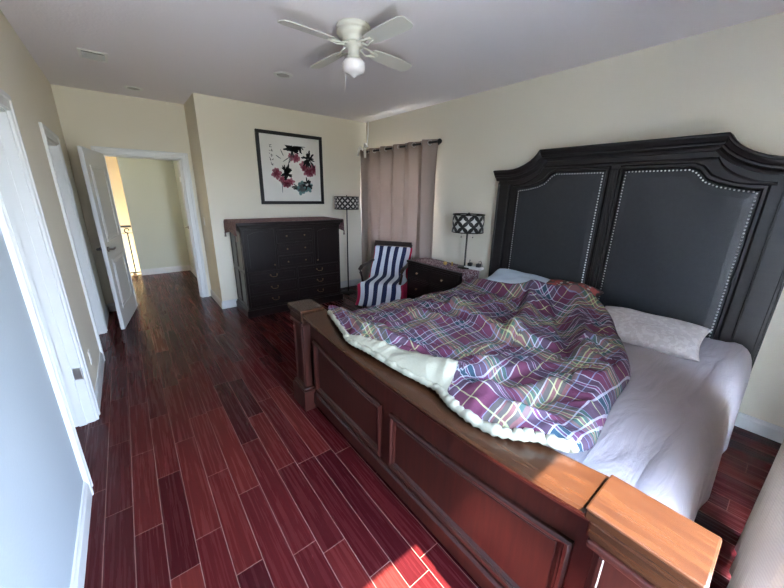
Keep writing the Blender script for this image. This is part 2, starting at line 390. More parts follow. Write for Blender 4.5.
# closets behind the left wall openings
w = MB()
w.box((-1.6, 2.0, 0), (-1.5, 3.2, ZC)); w.box((-1.5, 2.0, 0), (x0, 2.1, ZC)); w.box((-1.5, 3.1, 0), (x0, 3.2, ZC))
w.box((-1.6, 3.9, 0), (-1.5, 5.3, ZC)); w.box((-1.5, 3.9, 0), (x0, 4.0, ZC)); w.box((-1.5, 5.2, 0), (x0, 5.3, ZC))
struct(w.build('wall_closet', WALL))

# baseboards
def bb_(name, segs):
    m = MB()
    for (p, q, n) in segs:      # p,q along wall, n normal pointing into the room
        p = Vector((*p, 0)); q = Vector((*q, 0)); n = Vector((*n, 0))
        prof = [(0, 0), (.016, 0), (.016, .085), (.010, .098), (.007, .112), (0, .116)]
        m.sweep([[p + n * a + Vector((0, 0, z)) for a, z in prof], [q + n * a + Vector((0, 0, z)) for a, z in prof]])
    return struct(m.build(name, WHITE))
CW = .088
bb_('baseboard_left', [((XL, YN), (XL, A0 - CW), (1, 0)), ((XL, A1 + CW), (XL, B0 - CW), (1, 0)), ((XL, B1 + CW), (XL, YW), (1, 0))])
bb_('baseboard_far_left', [((XL + .016, YW), (D0 - CW, YW), (0, -1))])
bb_('baseboard_far', [((XC, YD), (XR, YD), (0, -1)), ((XC, YD - .016), (XC, YW), (-1, 0))])
bb_('baseboard_right', [((XR, YN), (XR, YD - .016), (-1, 0))])
bb_('baseboard_near', [((G1 + .02, YN), (XR - .016, YN), (0, 1))])
bb_('baseboard_hall', [((.045, YH), (HX - .016, YH), (0, -1)), ((HX, YW + .14), (HX, 6.45), (-1, 0)), ((HX, 7.45), (HX, YH), (-1, 0))])

# door casings
def casing(name, fn, a0, a1, h, depth, jamb=True):
    """fn(a,d,z): a along wall, d out of wall face toward the room (negative = into the wall)"""
    m = MB()
    def bx(a, b, bev=0):
        p = fn(*a); q = fn(*b); m.box([min(p[k], q[k]) for k in range(3)], [max(p[k], q[k]) for k in range(3)], bev)
    pr = [(-.006, 0), (-.006, .010), (.0, .016), (.008, .016), (.014, .011), (CW - .034, .013), (CW - .028, .020), (CW - .004, .021), (CW, .017), (CW, 0)]
    m.sweep([[fn(a0 - w, t, 0) for w, t in pr], [fn(a0 - w, t, h + w) for w, t in pr], [fn(a1 + w, t, h + w) for w, t in pr], [fn(a1 + w, t, 0) for w, t in pr]])
    if jamb:
        bx((a0 + .0005, -.0008, 0), (a0 + .016, -depth, h)); bx((a1 - .016, -.0008, 0), (a1 - .0005, -depth, h)); bx((a0 + .0165, -.0012, h - .016), (a1 - .0165, -depth, h - .0005))
        bx((a1 - .028, -.05, 0), (a1 - .0165, -.092, h - .017)); bx((a0 + .0165, -.05, 0), (a0 + .028, -.092, h - .017)); 
    return struct(m.build(name, WHITE))
LW = lambda a, d, z: (XL + d, a, z)
casing('trim_1', LW, A0, A1, DH, .12)
casing('trim_2', LW, B0, B1, DH, .12)
casing('trim_3', lambda a, d, z: (a, YW - d, z), D0, D1, 2.075, .12)
casing('trim_4', lambda a, d, z: (HX - d, a, z), 6.55, 7.35, 2.04, .02, False)
casing('trim_5', lambda a, d, z: (a, YW + .12 + d, z), D0, D1, 2.075, .12, False)

# panelled doors ---------------------------------------------------------
def door(name, loc, rz, w, h, handles=(-1, 1), hinges=True, mirror=1):
    r = sempty(name, loc, rz); t = .02
    m = MB(); m.box((0, -t, .01), (w, t, h), .003, 1)
    m.build('door_leaf', WHITE, r)
    for s in (-1, 1):
        for (z0, z1) in ((.24, .86), (1.06, h - .17)):
            m = MB(); a0, a1 = .13, w - .13; y = s * t
            for (p, q) in (((a0, z0), (a1, z0 + .022)), ((a0, z1 - .022), (a1, z1)), ((a0, z0 + .022), (a0 + .022, z1 - .022)), ((a1 - .022, z0 + .022), (a1, z1 - .022))):
                m.box((p[0], min(y, y + s * .009), p[1]), (q[0], max(y, y + s * .009), q[1]), .003, 1)
            m.box((a0 + .06, min(y, y + s * .006), z0 + .06), (a1 - .06, max(y, y + s * .006), z1 - .06), .004, 1)
            m.build('panel', WHITE, r)
    for s in handles:
        m = MB(); y = s * t; zz = .985; xx = w - .065
        m.cyl((xx, y, zz), (xx, y + s * .012, zz), .03, n=20); m.cyl((xx, y, zz), (xx, y + s * .055, zz), .011, n=12)
        m.tube([(xx, y + s * .052, zz), (xx - .03, y + s * .056, zz + .004), (xx - .07, y + s * .055, zz - .002), (xx - .115, y + s * .05, zz + .006)], [.011, .010, .009, .007])
        h_ = m.build('door_handle', plain('brushed_bronze_nickel', (.22, .20, .18), .3, .9), r)
    if hinges:
        for z in (.2, 1.0, 1.8):
            MB().cyl((-.004, -t - .004, z), (-.004, -t - .004, z + .09), .006, n=10).build('hinge', CHROME, r)
    return r
hx, hy = -.118, 5.80; tx, ty = -.262, 4.925
door('door_1', (hx, hy, 0), math.atan2(ty - hy, tx - hx), math.hypot(tx - hx, ty - hy), 2.075)
# doors swung open into the two closets
door('door_2', (XL - .13, A1 - .045, 0), PI - .02, .70, 2.03)
door('door_3', (XL - .13, B1 - .045, 0), PI - .02, .75, 2.03)
door('door_5', (HX + .001, 6.56, 0), PI / 2, .78, 2.03, handles=(1,), hinges=False)
# hinge leaf left on the near doorway jamb
m = MB(); m.box((XL - .045, A1 - .0185, .36), (XL - .008, A1 - .0165, .45), .0015, 1); m.cyl((XL - .005, A1 - .021, .36), (XL - .005, A1 - .021, .45), .006, n=10)
for z in (.375, .405, .435): m.cyl((XL - .028, A1 - .018, z), (XL - .028, A1 - .021, z), .004, n=8)
tag(m.build('door_hinge', CHROME), 'small metal hinge leaf on the jamb of the nearest doorway on the left', 'hinge')

# wall plates
def plate(name, label, cat, c, n, kind):
    r = thing(name, label, cat, c); n = Vector(n); t = Vector((-n.y, n.x, 0))
    def bx(m, a, z, w, h, d0, d1, bev=.0015):
        p = t * (a - w / 2) + n * d0 + Vector((0, 0, z - h / 2)); q = t * (a + w / 2) + n * d1 + Vector((0, 0, z + h / 2))
        m.box([min(p[k], q[k]) for k in range(3)], [max(p[k], q[k]) for k in range(3)], bev, 1)
    m = MB(); bx(m, 0, 0, .072, .116, 0, .005); m.build('cover_plate', WPL, r)
    if kind == 'switch': m = MB(); bx(m, 0, 0, .033, .066, .005, .009); m.build('rocker', WPL, r)
    else:
        for z in (-.02, .02): m = MB(); bx(m, 0, z, .033, .028, .005, .007); m.build('socket', WPL, r)
plate('light_switch', 'white rocker light switch on the narrow side wall right of the bedroom doorway', 'switch', (XC, 5.56, 1.22), (-1, 0, 0), 'switch')
plate('wall_outlet', 'white outlet plate low on the left wall between the two doorways', 'outlet', (XL, 3.43, .33), (1, 0, 0), 'outlet')

tag(MB().box((HX - .035, 7.25, 1.79), (HX, 7.34, 1.88), .006).build('wall_box', WPL), 'small white box high on the hall wall beyond the open doorway', 'wall box')
# stair railing
r = thing('stair_railing', 'black wrought iron railing with a scroll seen through the open doorway', 'railing', (0, YH, 0))
m = MB(); m.box((-2.1, -.025, .95), (.04, .025, .99), .006); m.build('handrail', BLACK, r)
m = MB(); m.box((-2.1, -.012, .06), (.04, .012, .085)); m.box((-2.1, -.008, .84), (.04, .008, .852)); m.build('lower_rail', BLACK, r)
for k in range(9):
    x = -.035 - k * .22
    MB().box((x - .011, -.011, .085), (x + .011, .011, .86)).build('baluster', BLACK, r)
    pts = [(x + (.055 - .0055 * i) * math.cos(i * .55 - .6) * -1 + .01, 0, .90 + (.048 - .0045 * i) * math.sin(i * .55 - .6)) for i in range(-2, 9)]
    MB().tube(pts, .010, 6).build('scroll', BLACK, r)
m = MB(); m.lathe([(0, 0), (.034, 0), (.036, .02), (.022, .035), (.030, .05), (.02, .06), (0, .06)], (-.05, 0, 0)); m.build('post_foot', PEACH, r)

# ------------------------------------------------------------------ ceiling fixtures
def can(loc, label):
    r = thing('recessed_light', label, 'ceiling light', loc, 0, 'recessed ceiling lights')
    MB().lathe([(.062, .0), (.066, -.008), (.088, -.008), (.095, 0.0)]).build('trim_ring', WPL, r)
    MB().lathe([(0, -.004), (.035, -.008), (.062, -.004), (.062, 0), (0, 0)]).build('lens', CANL, r)
can((.32, 5.36, ZC), 'round recessed ceiling light above the bedroom doorway')
can((1.49, 3.70, ZC), 'round recessed ceiling light beyond the ceiling fan')
r = thing('ceiling_vent', 'square white louvred air vent in the ceiling near the left wall', 'vent', (.01, 4.35, ZC))
m = MB(); o, i = .10, .078
m.box((-o, -o - .03, -.012), (o, -i - .03, 0), .003, 1); m.box((-o, i + .03, -.012), (o, o + .03, 0), .003, 1); m.box((-o, -i - .03, -.012), (-i, i + .03, 0), .003, 1); m.box((i, -i - .03, -.012), (o, i + .03, 0), .003, 1)
m.build('frame', WPL, r)
MB().box((-i, -i - .03, -.002), (i, i + .03, 0)).build('duct_shade_plate', plain('duct_shadow', (.12, .12, .12), .8), r)  # flat dark plate behind the louvres, duct shade put into its colour
for k in range(6):
    y = -.08 + k * .032
    s = MB().box((-i, -.014, -.0015), (i, .014, .0015)).build('louvre', WPL, r, loc=(0, y, -.012), rot=(.5, 0, 0))
# ceiling fan
FX, FY = 1.495, 2.365
r = thing('ceiling_fan', 'cream white four blade ceiling fan with a glass globe light', 'ceiling fan', (FX, FY, ZC))
MB().lathe([(0, 0), (.120, 0), (.124, -.004), (.124, -.018), (.113, -.022), (.111, -.028), (.120, -.036), (.121, -.048), (.112, -.062), (.090, -.074), (.083, -.086), (.084, -.098), (.06, -.106), (0, -.106)]).build('motor_housing', FANW, r)
MB().lathe([(0, -.106), (.074, -.106), (.076, -.116), (.062, -.124), (.042, -.128), (.040, -.180), (.052, -.188), (.052, -.203), (0, -.203)]).build('light_fitter', FANW, r)
MB().lathe([(0, -.203), (.05, -.203), (.074, -.212), (.081, -.230), (.080, -.265), (.070, -.284), (.046, -.293), (.022, -.304), (.010, -.314), (0, -.318)]).build('globe', OPAL, r)
for k in range(4):
    a = math.radians(4 + 90 * k); ca, sa = math.cos(a), math.sin(a)
    def P(rr, tt, z): return (ca * rr - sa * tt, sa * rr + ca * tt, z)
    m = MB(); pitch = -.2; zb = -.124
    outl = [(.16, -.045), (.22, -.056), (.36, -.062), (.52, -.062), (.552, -.048), (.562, -.02), (.562, .02), (.552, .048), (.52, .062), (.36, .062), (.22, .056), (.16, .045)]
    m.prism(outl, lambda a_, b_, d_: P(a_, b_ * math.cos(pitch), zb + b_ * math.sin(pitch) + d_ - .02 * (a_ - .16)), -.003, .003)
    m.build('blade', FANB, r)
    m = MB()
    for s in (-1, 1): m.tube([P(.055, .012 * s, -.112), P(.09, .03 * s, -.122), P(.125, .032 * s, -.134 - .006 * s), P(.165, .02 * s, -.131 - .004 * s), P(.21, .012 * s, -.132 - .002 * s)], .0065, 6)
    m.build('blade_bracket', FANW, r)
for (dx, dy, l) in ((-.06, .025, .17), (.085, -.06, .0)):
    if l:
        MB().tube([(dx, dy, -.16), (dx, dy, -.16 - l - .08)], .0015, 6).build('pull_chain', CHROME, r)

# ------------------------------------------------------------------ BED
CY = 1.15
bed = thing('bed', 'large dark wood bed with a tall arched leather headboard and panelled footboard', 'bed', (0, 0, 0))
def top(t):   # headboard top height by distance from the middle
    t = abs(t)
    if t < .665: return 2.10
    pts = [(.665, 2.10), (.69, 2.062), (.72, 2.03), (.76, 2.0), (.81, 1.972), (.87, 1.948), (.93, 1.934), (1.0, 1.928), (1.2, 1.928)]
    for (a, b), (c, d) in zip(pts, pts[1:]):
        if t <= c: return b + (d - b) * (t - a) / (c - a)
    return 1.928
ts = [-1.165, -1.10, -1.0, -.93, -.87, -.81, -.76, -.72, -.69, -.665, -.5, -.25, 0, .25, .5, .665, .69, .72, .76, .81, .87, .93, 1.0, 1.10, 1.165]
HX1 = 3.40
def hb_slab(x0_, x1_, dz, inset=0, z0=.06):
    m = MB(); poly = [(CY + t * (1 - inset / 1.165), top(t) - dz) for t in ts] + [(CY + ts[-1] * (1 - inset / 1.165), z0), (CY + ts[0] * (1 - inset / 1.165), z0)]
    return m.prism(poly, lambda a, b, d_: (d_, a, b), x0_, x1_)
hb_slab(3.335, HX1, .03, .03).build('headboard', HB, bed)
# cornice: swept moulding following the top
def profile_sweep(path, prof):
    secs = []
    for i, (y, z) in enumerate(path):
        a = path[max(i - 1, 0)]; b = path[min(i + 1, len(path) - 1)]
        ty_, tz_ = b[0] - a[0], b[1] - a[1]; l = math.hypot(ty_, tz_); ny, nz = -tz_ / l, ty_ / l
        if abs(y - path[0][0]) < 1e-6 or abs(y - path[-1][0]) < 1e-6: ny, nz = 0, 1
        k = 1 / max(.75, abs((ty_ / l))) if False else 1
        secs.append([(px, y + ny * d_ * k, z + nz * d_ * k) for px, d_ in prof])
    return secs
path = [(CY + t, top(t)) for t in ts]
corn = [(HX1, 0), (3.255, 0), (3.25, -.008), (3.252, -.018), (3.262, -.024), (3.268, -.034), (3.275, -.048), (3.290, -.058), (3.292, -.07), (3.305, -.074), (3.318, -.088), (3.325, -.105), (3.337, -.108), (HX1, -.108)]
MB().sweep(profile_sweep(path, corn)).build('cornice', HB, bed)
arch2 = [(3.34, -.185), (3.324, -.187), (3.320, -.197), (3.326, -.205), (3.34, -.207)]
inner_ts = [t for t in ts if abs(t) < 1.02]
MB().sweep([[(x, CY + t * .95, top(t) - .155 + dz) for x, dz in ((3.34, .012), (3.325, .010), (3.32, 0), (3.325, -.010), (3.34, -.012))] for t in inner_ts]).build('arch_moulding', HB, bed)
# side stiles and centre stile
for s in (-1, 1):
    m = MB(); y0 = CY + s * 1.125; y1 = CY + s * .985
    m.box((3.315, min(y0, y1), .06), (3.337, max(y0, y1), 1.78), .004, 1)
    m.box((3.305, min(y0, y0 - s * .02), .06), (3.337, max(y0, y0 - s * .02), 1.80), .003, 1); m.box((3.307, min(y1, y1 + s * .012), .06), (3.337, max(y1, y1 + s * .012), 1.78), .003, 1)
    m.build('side_stile', HB, bed)
m = MB(); m.box((3.318, CY - .035, .5), (3.337, CY + .035, 1.90), .004, 1); m.box((3.310, CY - .016, .5), (3.337, CY + .016, 1.90), .004, 1); m.build('centre_stile', HB, bed)
# leather panels + frames + nails
def panel_poly(s, off=0):
    p = [(.075 - off, .55), (.075 - off, 1.885 + off), (.50 + off * .3, 1.885 + off), (.545 + off * .6, 1.862 + off), (.60 + off * .6, 1.80 + off), (.67 + off * .5, 1.768 + off), (.76, 1.745 + off), (.83, 1.735 + off), (.885 + off, 1.73 + off), (.885 + off, .55)]
    return [(CY + s * a, z) for a, z in p]
for s in (-1, 1):
    P0_, P1_ = panel_poly(s, .005), panel_poly(s, .042)
    m = MB(); n = len(P0_)
    a = [m.bm.verts.new((3.334, y, z)) for y, z in P0_]; b2 = [m.bm.verts.new((3.316, y, z)) for y, z in panel_poly(s, .014)]; c2 = [m.bm.verts.new((3.316, y, z)) for y, z in panel_poly(s, .03)]; d2 = [m.bm.verts.new((3.337, y, z)) for y, z in P1_]
    for q, w_ in ((a, b2), (b2, c2), (c2, d2)):
        for i in range(n - 1): m.bm.faces.new((q[i], q[i + 1], w_[i + 1], w_[i]))
    m.build('panel_frame', HB, bed)
    # padded leather: inner polygon rings
    m = MB(); rings = []
    for off, x in ((.006, 3.335), (-.004, 3.325), (-.02, 3.319), (-.06, 3.314)):
        rings.append([m.bm.verts.new((x, y, z)) for y, z in panel_poly(s, off)])
    for q, w_ in zip(rings, rings[1:]):
        for i in range(n): m.bm.faces.new((q[i], q[(i + 1) % n], w_[(i + 1) % n], w_[i]))
    m.bm.faces.new(rings[-1]); lp = m.build('leather_panel', LEATHER, bed)
    # nailheads
    pts = [Vector((3.322, y, z)) for y, z in panel_poly(s, -.012)]; m = MB(); acc = 0; step = .024
    for p, q in zip(pts, pts[1:]):
        d_ = (q - p); Ln = d_.length; t0 = acc
        while t0 < Ln:
            c = p + d_ * (t0 / Ln); m.sph(c, (.0045, .0068, .0068), 7, 4); t0 += step
        acc = t0 - Ln
    o = m.build('nailhead_trim', NAIL, lp)
# footboard ---------------------------------------------------------------
def ft(y):    # top height of the cap
    t = (y - CY) / 1.0; return .772 + .062 * min(1, abs(t)) ** 2.6
ys = [.16 + (2.16 - .16) * i / 30 for i in range(31)]
def fsweep(prof, y0=.16, y1=2.16, zf=ft, n=30):
    return [[(x, y0 + (y1 - y0) * i / n, zf(y0 + (y1 - y0) * i / n) + z) for x, z in prof] for i in range(n + 1)]
m = MB(); prof = [(.874, 0), (1.052, 0), (1.058, -.008), (1.054, -.022), (1.045, -.03), (.886, -.03), (.870, -.022), (.866, -.008)]
m.sweep(fsweep(prof)).build('footboard_cap', CHERRYY, bed)
m = MB(); m.sweep(fsweep([(1.04, -.03), (.882, -.03), (.886, -.042), (.900, -.05), (.906, -.066), (.925, -.075), (.93, -.09), (1.04, -.09)])).build('cap_moulding', CHERRY, bed)
m = MB()
m.sweep([[(.945, y, .05), (.945, y, ft(y) - .08), (1.03, y, ft(y) - .08), (1.03, y, .05)] for y in ys]).build('footboard_body', CHERRY, bed)
# bottom rail moulding ledge
MB().sweep([[(.93, y, .05), (.93, y, .135), (.938, y, .15), (.95, y, .155), (.95, y, .05)] for y in (.18, 2.14)]).build('bottom_rail', CHERRY, bed)
def ftop(y): t = (y - CY); return .535 + .095 * (abs(t)) ** 2.0
for (y0, y1) in ((.225, 1.165), (1.245, 2.085)):
    n = 16; Y = [y0 + (y1 - y0) * i / n for i in range(n + 1)]; z0 = .185
    loop = [(y, ftop(y)) for y in Y] + [(y1, z0), (y0, z0)]
    cy, cz = (y0 + y1) / 2, .38
    def inset(d_):
        out = [(max(y0 + d_, min(y1 - d_, y)), z - d_) for y, z in loop[:-2]]; return out + [(y1 - d_, z0 + d_), (y0 + d_, z0 + d_)]
    m = MB(); lv = [(0, .946), (0, .932), (.010, .924), (.020, .926), (.026, .936), (.032, .934), (.040, .940), (.046, .9455)]
    R_ = [[m.bm.verts.new((x, y, z)) for y, z in inset(d_)] for d_, x in lv]
    for a, b in zip(R_, R_[1:]):
        for i in range(len(a)): m.bm.faces.new((a[i], a[(i + 1) % len(a)], b[(i + 1) % len(a)], b[i]))
    m.build('panel_moulding', CHERRY, bed)
    m = MB(); R_ = [[m.bm.verts.new((x, y, z)) for y, z in inset(d_)] for d_, x in ((.046, .9455), (.05, .942))]
    for a, b in zip(R_, R_[1:]):
        for i in range(len(a)): m.bm.faces.new((a[i], a[(i + 1) % len(a)], b[(i + 1) % len(a)], b[i]))
    m.bm.faces.new(R_[-1]); m.build('footboard_panel', CHERRY, bed)
for (y0, y1) in ((-.045, .192), (2.125, 2.36)):
    p = MB(); p.box((.855, y0, 0), (1.055, y1, .17), .004, 1); p.box((.865, y0 + .01, .17), (1.045, y1 - .01, .195), .008); p.box((.885, y0 + .03, .195), (1.03, y1 - .03, .715), .003, 1)
    for (a, b) in ((y0 + .045, y0 + .06), (y1 - .06, y1 - .045)): p.box((.877, a, .21), (.89, b, .70), .003, 1)
    p.box((.877, y0 + .045, .70), (.89, y1 - .045, .712), .003, 1); p.box((.877, y0 + .045, .2), (.89, y1 - .045, .212), .003, 1)
    p.box((.866, y0 + .012, .715), (1.045, y1 - .012, .74), .006)
    p.build('post', CHERRY, bed)
    p = MB(); p.box((.872, y0 + .002, .74), (1.042, y1 - .002, .805), .01); p.box((.862, y0 - .008, .805), (1.05, y1 + .008, .845), .006, 2); p.build('post_cap', CHERRYY, bed)
for y in (.045, 2.225): MB().box((1.03, y - .015, .16), (3.34, y + .015, .36), .004, 1).build('side_rail', CHERRY, bed)
MB().box((1.05, .06, .2), (3.3, 2.21, .24)).build('slat_base', CHERRY, bed)

# mattress ------------------------------------------------------------------
mt = thing('mattress', 'mattress under a pinkish grey fitted sheet on the dark bed', 'mattress', (0, 0, 0))
def rbox(a, b, rad, nx, ny, nz, fn=None):
    bm = bmesh.new(); c = [(a[k] + b[k]) / 2 for k in range(3)]; h = [(b[k] - a[k]) / 2 for k in range(3)]
    def face(ax, sgn, n1, n2):
        u_, v_ = [k for k in range(3) if k != ax]; G = []
        for i in range(n1 + 1):
            row = []
            for j in range(n2 + 1):
                p = [0, 0, 0]; p[ax] = sgn * h[ax]; p[u_] = h[u_] * (2 * i / n1 - 1); p[v_] = h[v_] * (2 * j / n2 - 1); row.append(p)
            G.append(row)
        V = [[bm.verts.new(p) for p in r_] for r_ in G]
        for i in range(n1):
            for j in range(n2): bm.faces.new((V[i][j], V[i + 1][j], V[i + 1][j + 1], V[i][j + 1]))
    face(0, 1, ny, nz); face(0, -1, ny, nz); face(1, 1, nx, nz); face(1, -1, nx, nz); face(2, 1, nx, ny); face(2, -1, nx, ny)
    bmesh.ops.remove_doubles(bm, verts=bm.verts, dist=1e-5)
    for v_ in bm.verts:
        q = Vector([max(-h[k] + rad, min(h[k] - rad, v_.co[k])) for k in range(3)]); d_ = v_.co - q
        if d_.length > 1e-6: v_.co = q + d_.normalized() * rad
        v_.co += Vector(c)
        if fn: v_.co = fn(v_.co.copy())
    return bm
def nz_(x, y, s):
    return math.sin(x * 7.1 * s + 1.3 * math.sin(y * 5.3 * s)) * math.sin(y * 6.3 * s + 1.7 * math.sin(x * 4.1 * s + .5))
def matfn(p):
    if p.z > .5:
        wv = .006 * nz_(p.x * .8 + p.y * .5, p.y * 2.2, 1.0) + .004 * nz_(p.x + .7, p.y * 3 + p.x, 1.7)
        p.z += wv
    elif p.y < .3 or p.y > 2: p.y += .012 * math.sin(p.x * 9 + 2 * math.sin(p.x * 3)) * (1 if p.y < 1 else -1)
    return p
mb = MB(); mb.bm.free(); mb.bm = rbox((1.075, .065, .242), (3.3, 2.205, .685), .085, 90, 80, 14, matfn)
mb.build('fitted_sheet', SHEET, mt, smooth=True)

G = []
hang = [(.19, .672), (.14, .690), (.10, .684), (.068, .664), (.045, .632), (.030, .59), (.018, .53), (.012, .46), (.010, .38), (.008, .29), (.006, .20), (.005, .13)]
for j, (hy_, z) in enumerate(hang):
    s_ = j / 11; row = []
    for i in range(111):
        x = 1.09 + (3.27 - 1.09) * i / 110
        wv = .012 * math.sin(x * 8.5 + 1.5 * math.sin(x * 2.3)) + .006 * math.sin(x * 21 + 2)
        row.append((x, hy_ + wv * max(0, s_ - .3) * 1.4, z + (.003 * math.sin(x * 6) if j < 3 else 0)))
    G.append(row)
m = MB(); m.grid(G); o = m.build('hanging_sheet_side', SHEET, mt, True); sd = o.modifiers.new('t', 'SOLIDIFY'); sd.thickness = .003
# duvet -------------------------------------------------------------------
def catmull(P, n, closed=False):
    P = [Vector(p) for p in P]; out = []
    E = [P[0] * 2 - P[1]] + P + [P[-1] * 2 - P[-2]]
    for i in range(1, len(E) - 2):
        for k in range(8):
            t = k / 8; a, b, c, d_ = E[i - 1], E[i], E[i + 1], E[i + 2]
            out.append(.5 * ((2 * b) + (c - a) * t + (2 * a - 5 * b + 4 * c - d_) * t * t + (3 * b - a - 3 * c + d_) * t ** 3))
    out.append(P[-1]); A = np.array([list(p) for p in out])
    s = np.r_[0, np.cumsum(np.linalg.norm(np.diff(A, axis=0), axis=1))]; s /= s[-1]; t = np.linspace(0, 1, n)
    return np.array([np.interp(t, s, A[:, k]) for k in range(A.shape[1])]).T
NUq, NVq = 150, 150
foot = [(1.04, 2.028, .815), (.956, 1.683, .81), (.925, 1.589, .80), (.925, 1.491, .80), (.940, 1.394, .80), (.953, 1.255, .795), (.966, 1.127, .79), (.985, .976, .79), (.990, .886, .79), (.962, .799, .79), (.945, .68, .79), (.951, .587, .79), (.976, .506, .80), (1.023, .443, .81), (1.05, .39, .81), (1.085, .327, .805)]
right = [(1.085, .327, .805), (1.214, .311, .76), (1.352, .329, .73), (1.585, .368, .715), (1.726, .387, .715), (1.981, .409, .715), (2.114, .439, .715), (2.365, .546, .72), (2.523, .641, .74), (2.75, .76, .77), (2.857, .86, .80)]
head = [(2.74, 2.25, .66), (2.74, 2.1, .78), (2.718, 1.93, .84), (2.67, 1.769, .86), (2.67, 1.554, .88), (2.72, 1.42, .92), (2.78, 1.25, .92), (2.84, 1.1, .92), (2.86, .96, .88), (2.857, .86, .80)]
left = [(1.04, 2.028, .815), (1.12, 2.16, .76), (1.3, 2.27, .64), (1.7, 2.30, .56), (2.1, 2.30, .56), (2.5, 2.29, .60), (2.74, 2.25, .66)]
def cream_limit(u):     # how far the turned cream side reaches in from the foot edge
    pts = [(0, .004), (.12, .008), (.22, .014), (.27, .024), (.35, .050), (.5, .082), (.6, .10), (.675, .115), (.69, .012), (.72, .004), (1, .004)]
    for (a, b), (c, d_) in zip(pts, pts[1:]):
        if u <= c: return b + (d_ - b) * (u - a) / (c - a)
    return .01
Fb, Hb, Lb, Rb = catmull(foot, NUq), catmull(head, NUq), catmull(left, NVq), catmull(right, NVq)
K0 = 8                       # grid row that follows the edge of the turned-over cream side
cl_ = np.array([cream_limit(i / (NUq - 1)) for i in range(NUq)]); cl_ = np.convolve(np.pad(cl_, 1, mode='edge'), [.25, .5, .25], 'valid'); cl_ = np.maximum(cl_, .012)
kk = np.arange(NVq)[:, None]
wg = np.where(kk <= K0, cl_[None] * kk / K0, cl_[None] + (1 - cl_[None]) * (kk - K0) / (NVq - 1 - K0))
tv = np.linspace(0, 1, NVq)
Lw = np.stack([np.interp(wg, tv, Lb[:, k]) for k in range(3)], axis=-1); Rw = np.stack([np.interp(wg, tv, Rb[:, k]) for k in range(3)], axis=-1)
u_ = np.linspace(0, 1, NUq)[None, :, None]; w_ = wg[..., None]
Q = (1 - w_) * Fb[None] + w_ * Hb[None] + (1 - u_) * Lw + u_ * Rw - ((1 - u_) * (1 - w_) * Fb[0] + u_ * (1 - w_) * Fb[-1] + (1 - u_) * w_ * Hb[0] + u_ * w_ * Hb[-1])
X, Y = Q[..., 0], Q[..., 1]
# what lies under the cloth: sheet, footboard cap, pillows
base = np.full(X.shape, .70)
base = np.where(X < 1.10, np.maximum(base, .79), base)
tt_ = np.clip((X - 1.08) / .22, 0, 1); base = np.maximum(base, .79 - .09 * tt_ * tt_ * (3 - 2 * tt_))
def hump(cx_, cy_, rx, ry, h): return h * np.exp(-(((X - cx_) / rx) ** 2 + ((Y - cy_) / ry) ** 2))
base = base + hump(2.98, 1.22, .36, .36, .20) + hump(2.95, 1.9, .28, .30, .14)
side = np.clip((Y - 2.10) / .2, 0, 1); base = base - side ** 1.6 * .17
# distance of each point from the cloth edge
def dist_poly(P):
    D = np.full(X.shape, 9.0); S = np.zeros(X.shape)
    for a, b in zip(P[:-1], P[1:]):
        dx, dy = b[0] - a[0], b[1] - a[1]; l2 = dx * dx + dy * dy + 1e-12
        t = np.clip(((X - a[0]) * dx + (Y - a[1]) * dy) / l2, 0, 1); ex, ey = X - a[0] - t * dx, Y - a[1] - t * dy
        d_ = np.hypot(ex, ey); sg = np.sign(dx * ey - dy * ex); m_ = d_ < D; D = np.where(m_, d_, D); S = np.where(m_, sg, S)
    return D, S
dF, dR, dH = dist_poly(Fb[::3])[0], dist_poly(Rb[::3])[0], dist_poly(Hb[::3])[0]
edge = np.minimum(np.minimum(dF, dR), dH)
H_ = np.zeros(X.shape)
def fold(pts, amp, wl, wr, taper=.16):
    """asymmetric ridge along a path: wl / wr = softness on its left / right side"""
    global H_
    P = catmull([(a, b, 0) for a, b in pts], 28); D, S = dist_poly(P[:, :2])
    e0 = np.hypot(X - P[0, 0], Y - P[0, 1]); e1 = np.hypot(X - P[-1, 0], Y - P[-1, 1])
    tp_ = np.clip(np.minimum(e0, e1) / taper, 0, 1); tp_ = tp_ * tp_ * (3 - 2 * tp_)
    H_ = H_ + 1.35 * amp * tp_ * np.where(S > 0, np.exp(-(D / wl) ** 2), np.exp(-(D / wr) ** 2))
H_ += hump(1.46, 1.52, .34, .42, .055) + hump(1.32, 1.05, .20, .26, .030) + hump(1.75, .55, .5, .16, .03)
fold([(2.08, 1.85), (1.86, 1.30), (1.86, .98), (2.02, .76)], .050, .16, .035)
fold([(3.09, 1.61), (2.57, 1.34), (2.08, 1.14), (1.78, 1.02)], .055, .09, .04)
fold([(3.05, 1.22), (2.55, .93), (2.14, .72), (1.76, .60)], .050, .12, .045)
fold([(2.80, 1.30), (2.5, 1.06), (2.2, .87), (1.97, .76)], -.030, .05, .03)
fold([(.98, .93), (1.14, .90), (1.33, .85), (1.53, .79), (1.75, .75)], .040, .12, .022)
fold([(.97, .77), (1.15, .72), (1.32, .68), (1.49, .61), (1.62, .57)], .034, .03, .07)
fold([(1.18, .66), (1.30, .60), (1.42, .565), (1.56, .54)], -.026, .022, .035)
fold([(1.02, .66), (1.08, .55), (1.18, .48), (1.34, .44)], .022, .05, .025)
fold([(1.04, 1.86), (1.06, 1.54), (1.12, 1.32), (1.19, 1.07)], .022, .05, .028)
fold([(1.12, 1.88), (1.19, 1.66), (1.17, 1.46)], .020, .03, .05)
fold([(1.26, 2.0), (1.30, 1.74), (1.26, 1.55)], .018, .05, .03)
fold([(1.55, 1.98), (1.62, 1.68), (1.74, 1.36)], .022, .07, .05)
fold([(1.86, 2.02), (1.95, 1.75), (2.2, 1.55), (2.5, 1.50)], .026, .035, .06)
fold([(2.2, 1.98), (2.35, 1.72), (2.6, 1.62)], .020, .05, .035)
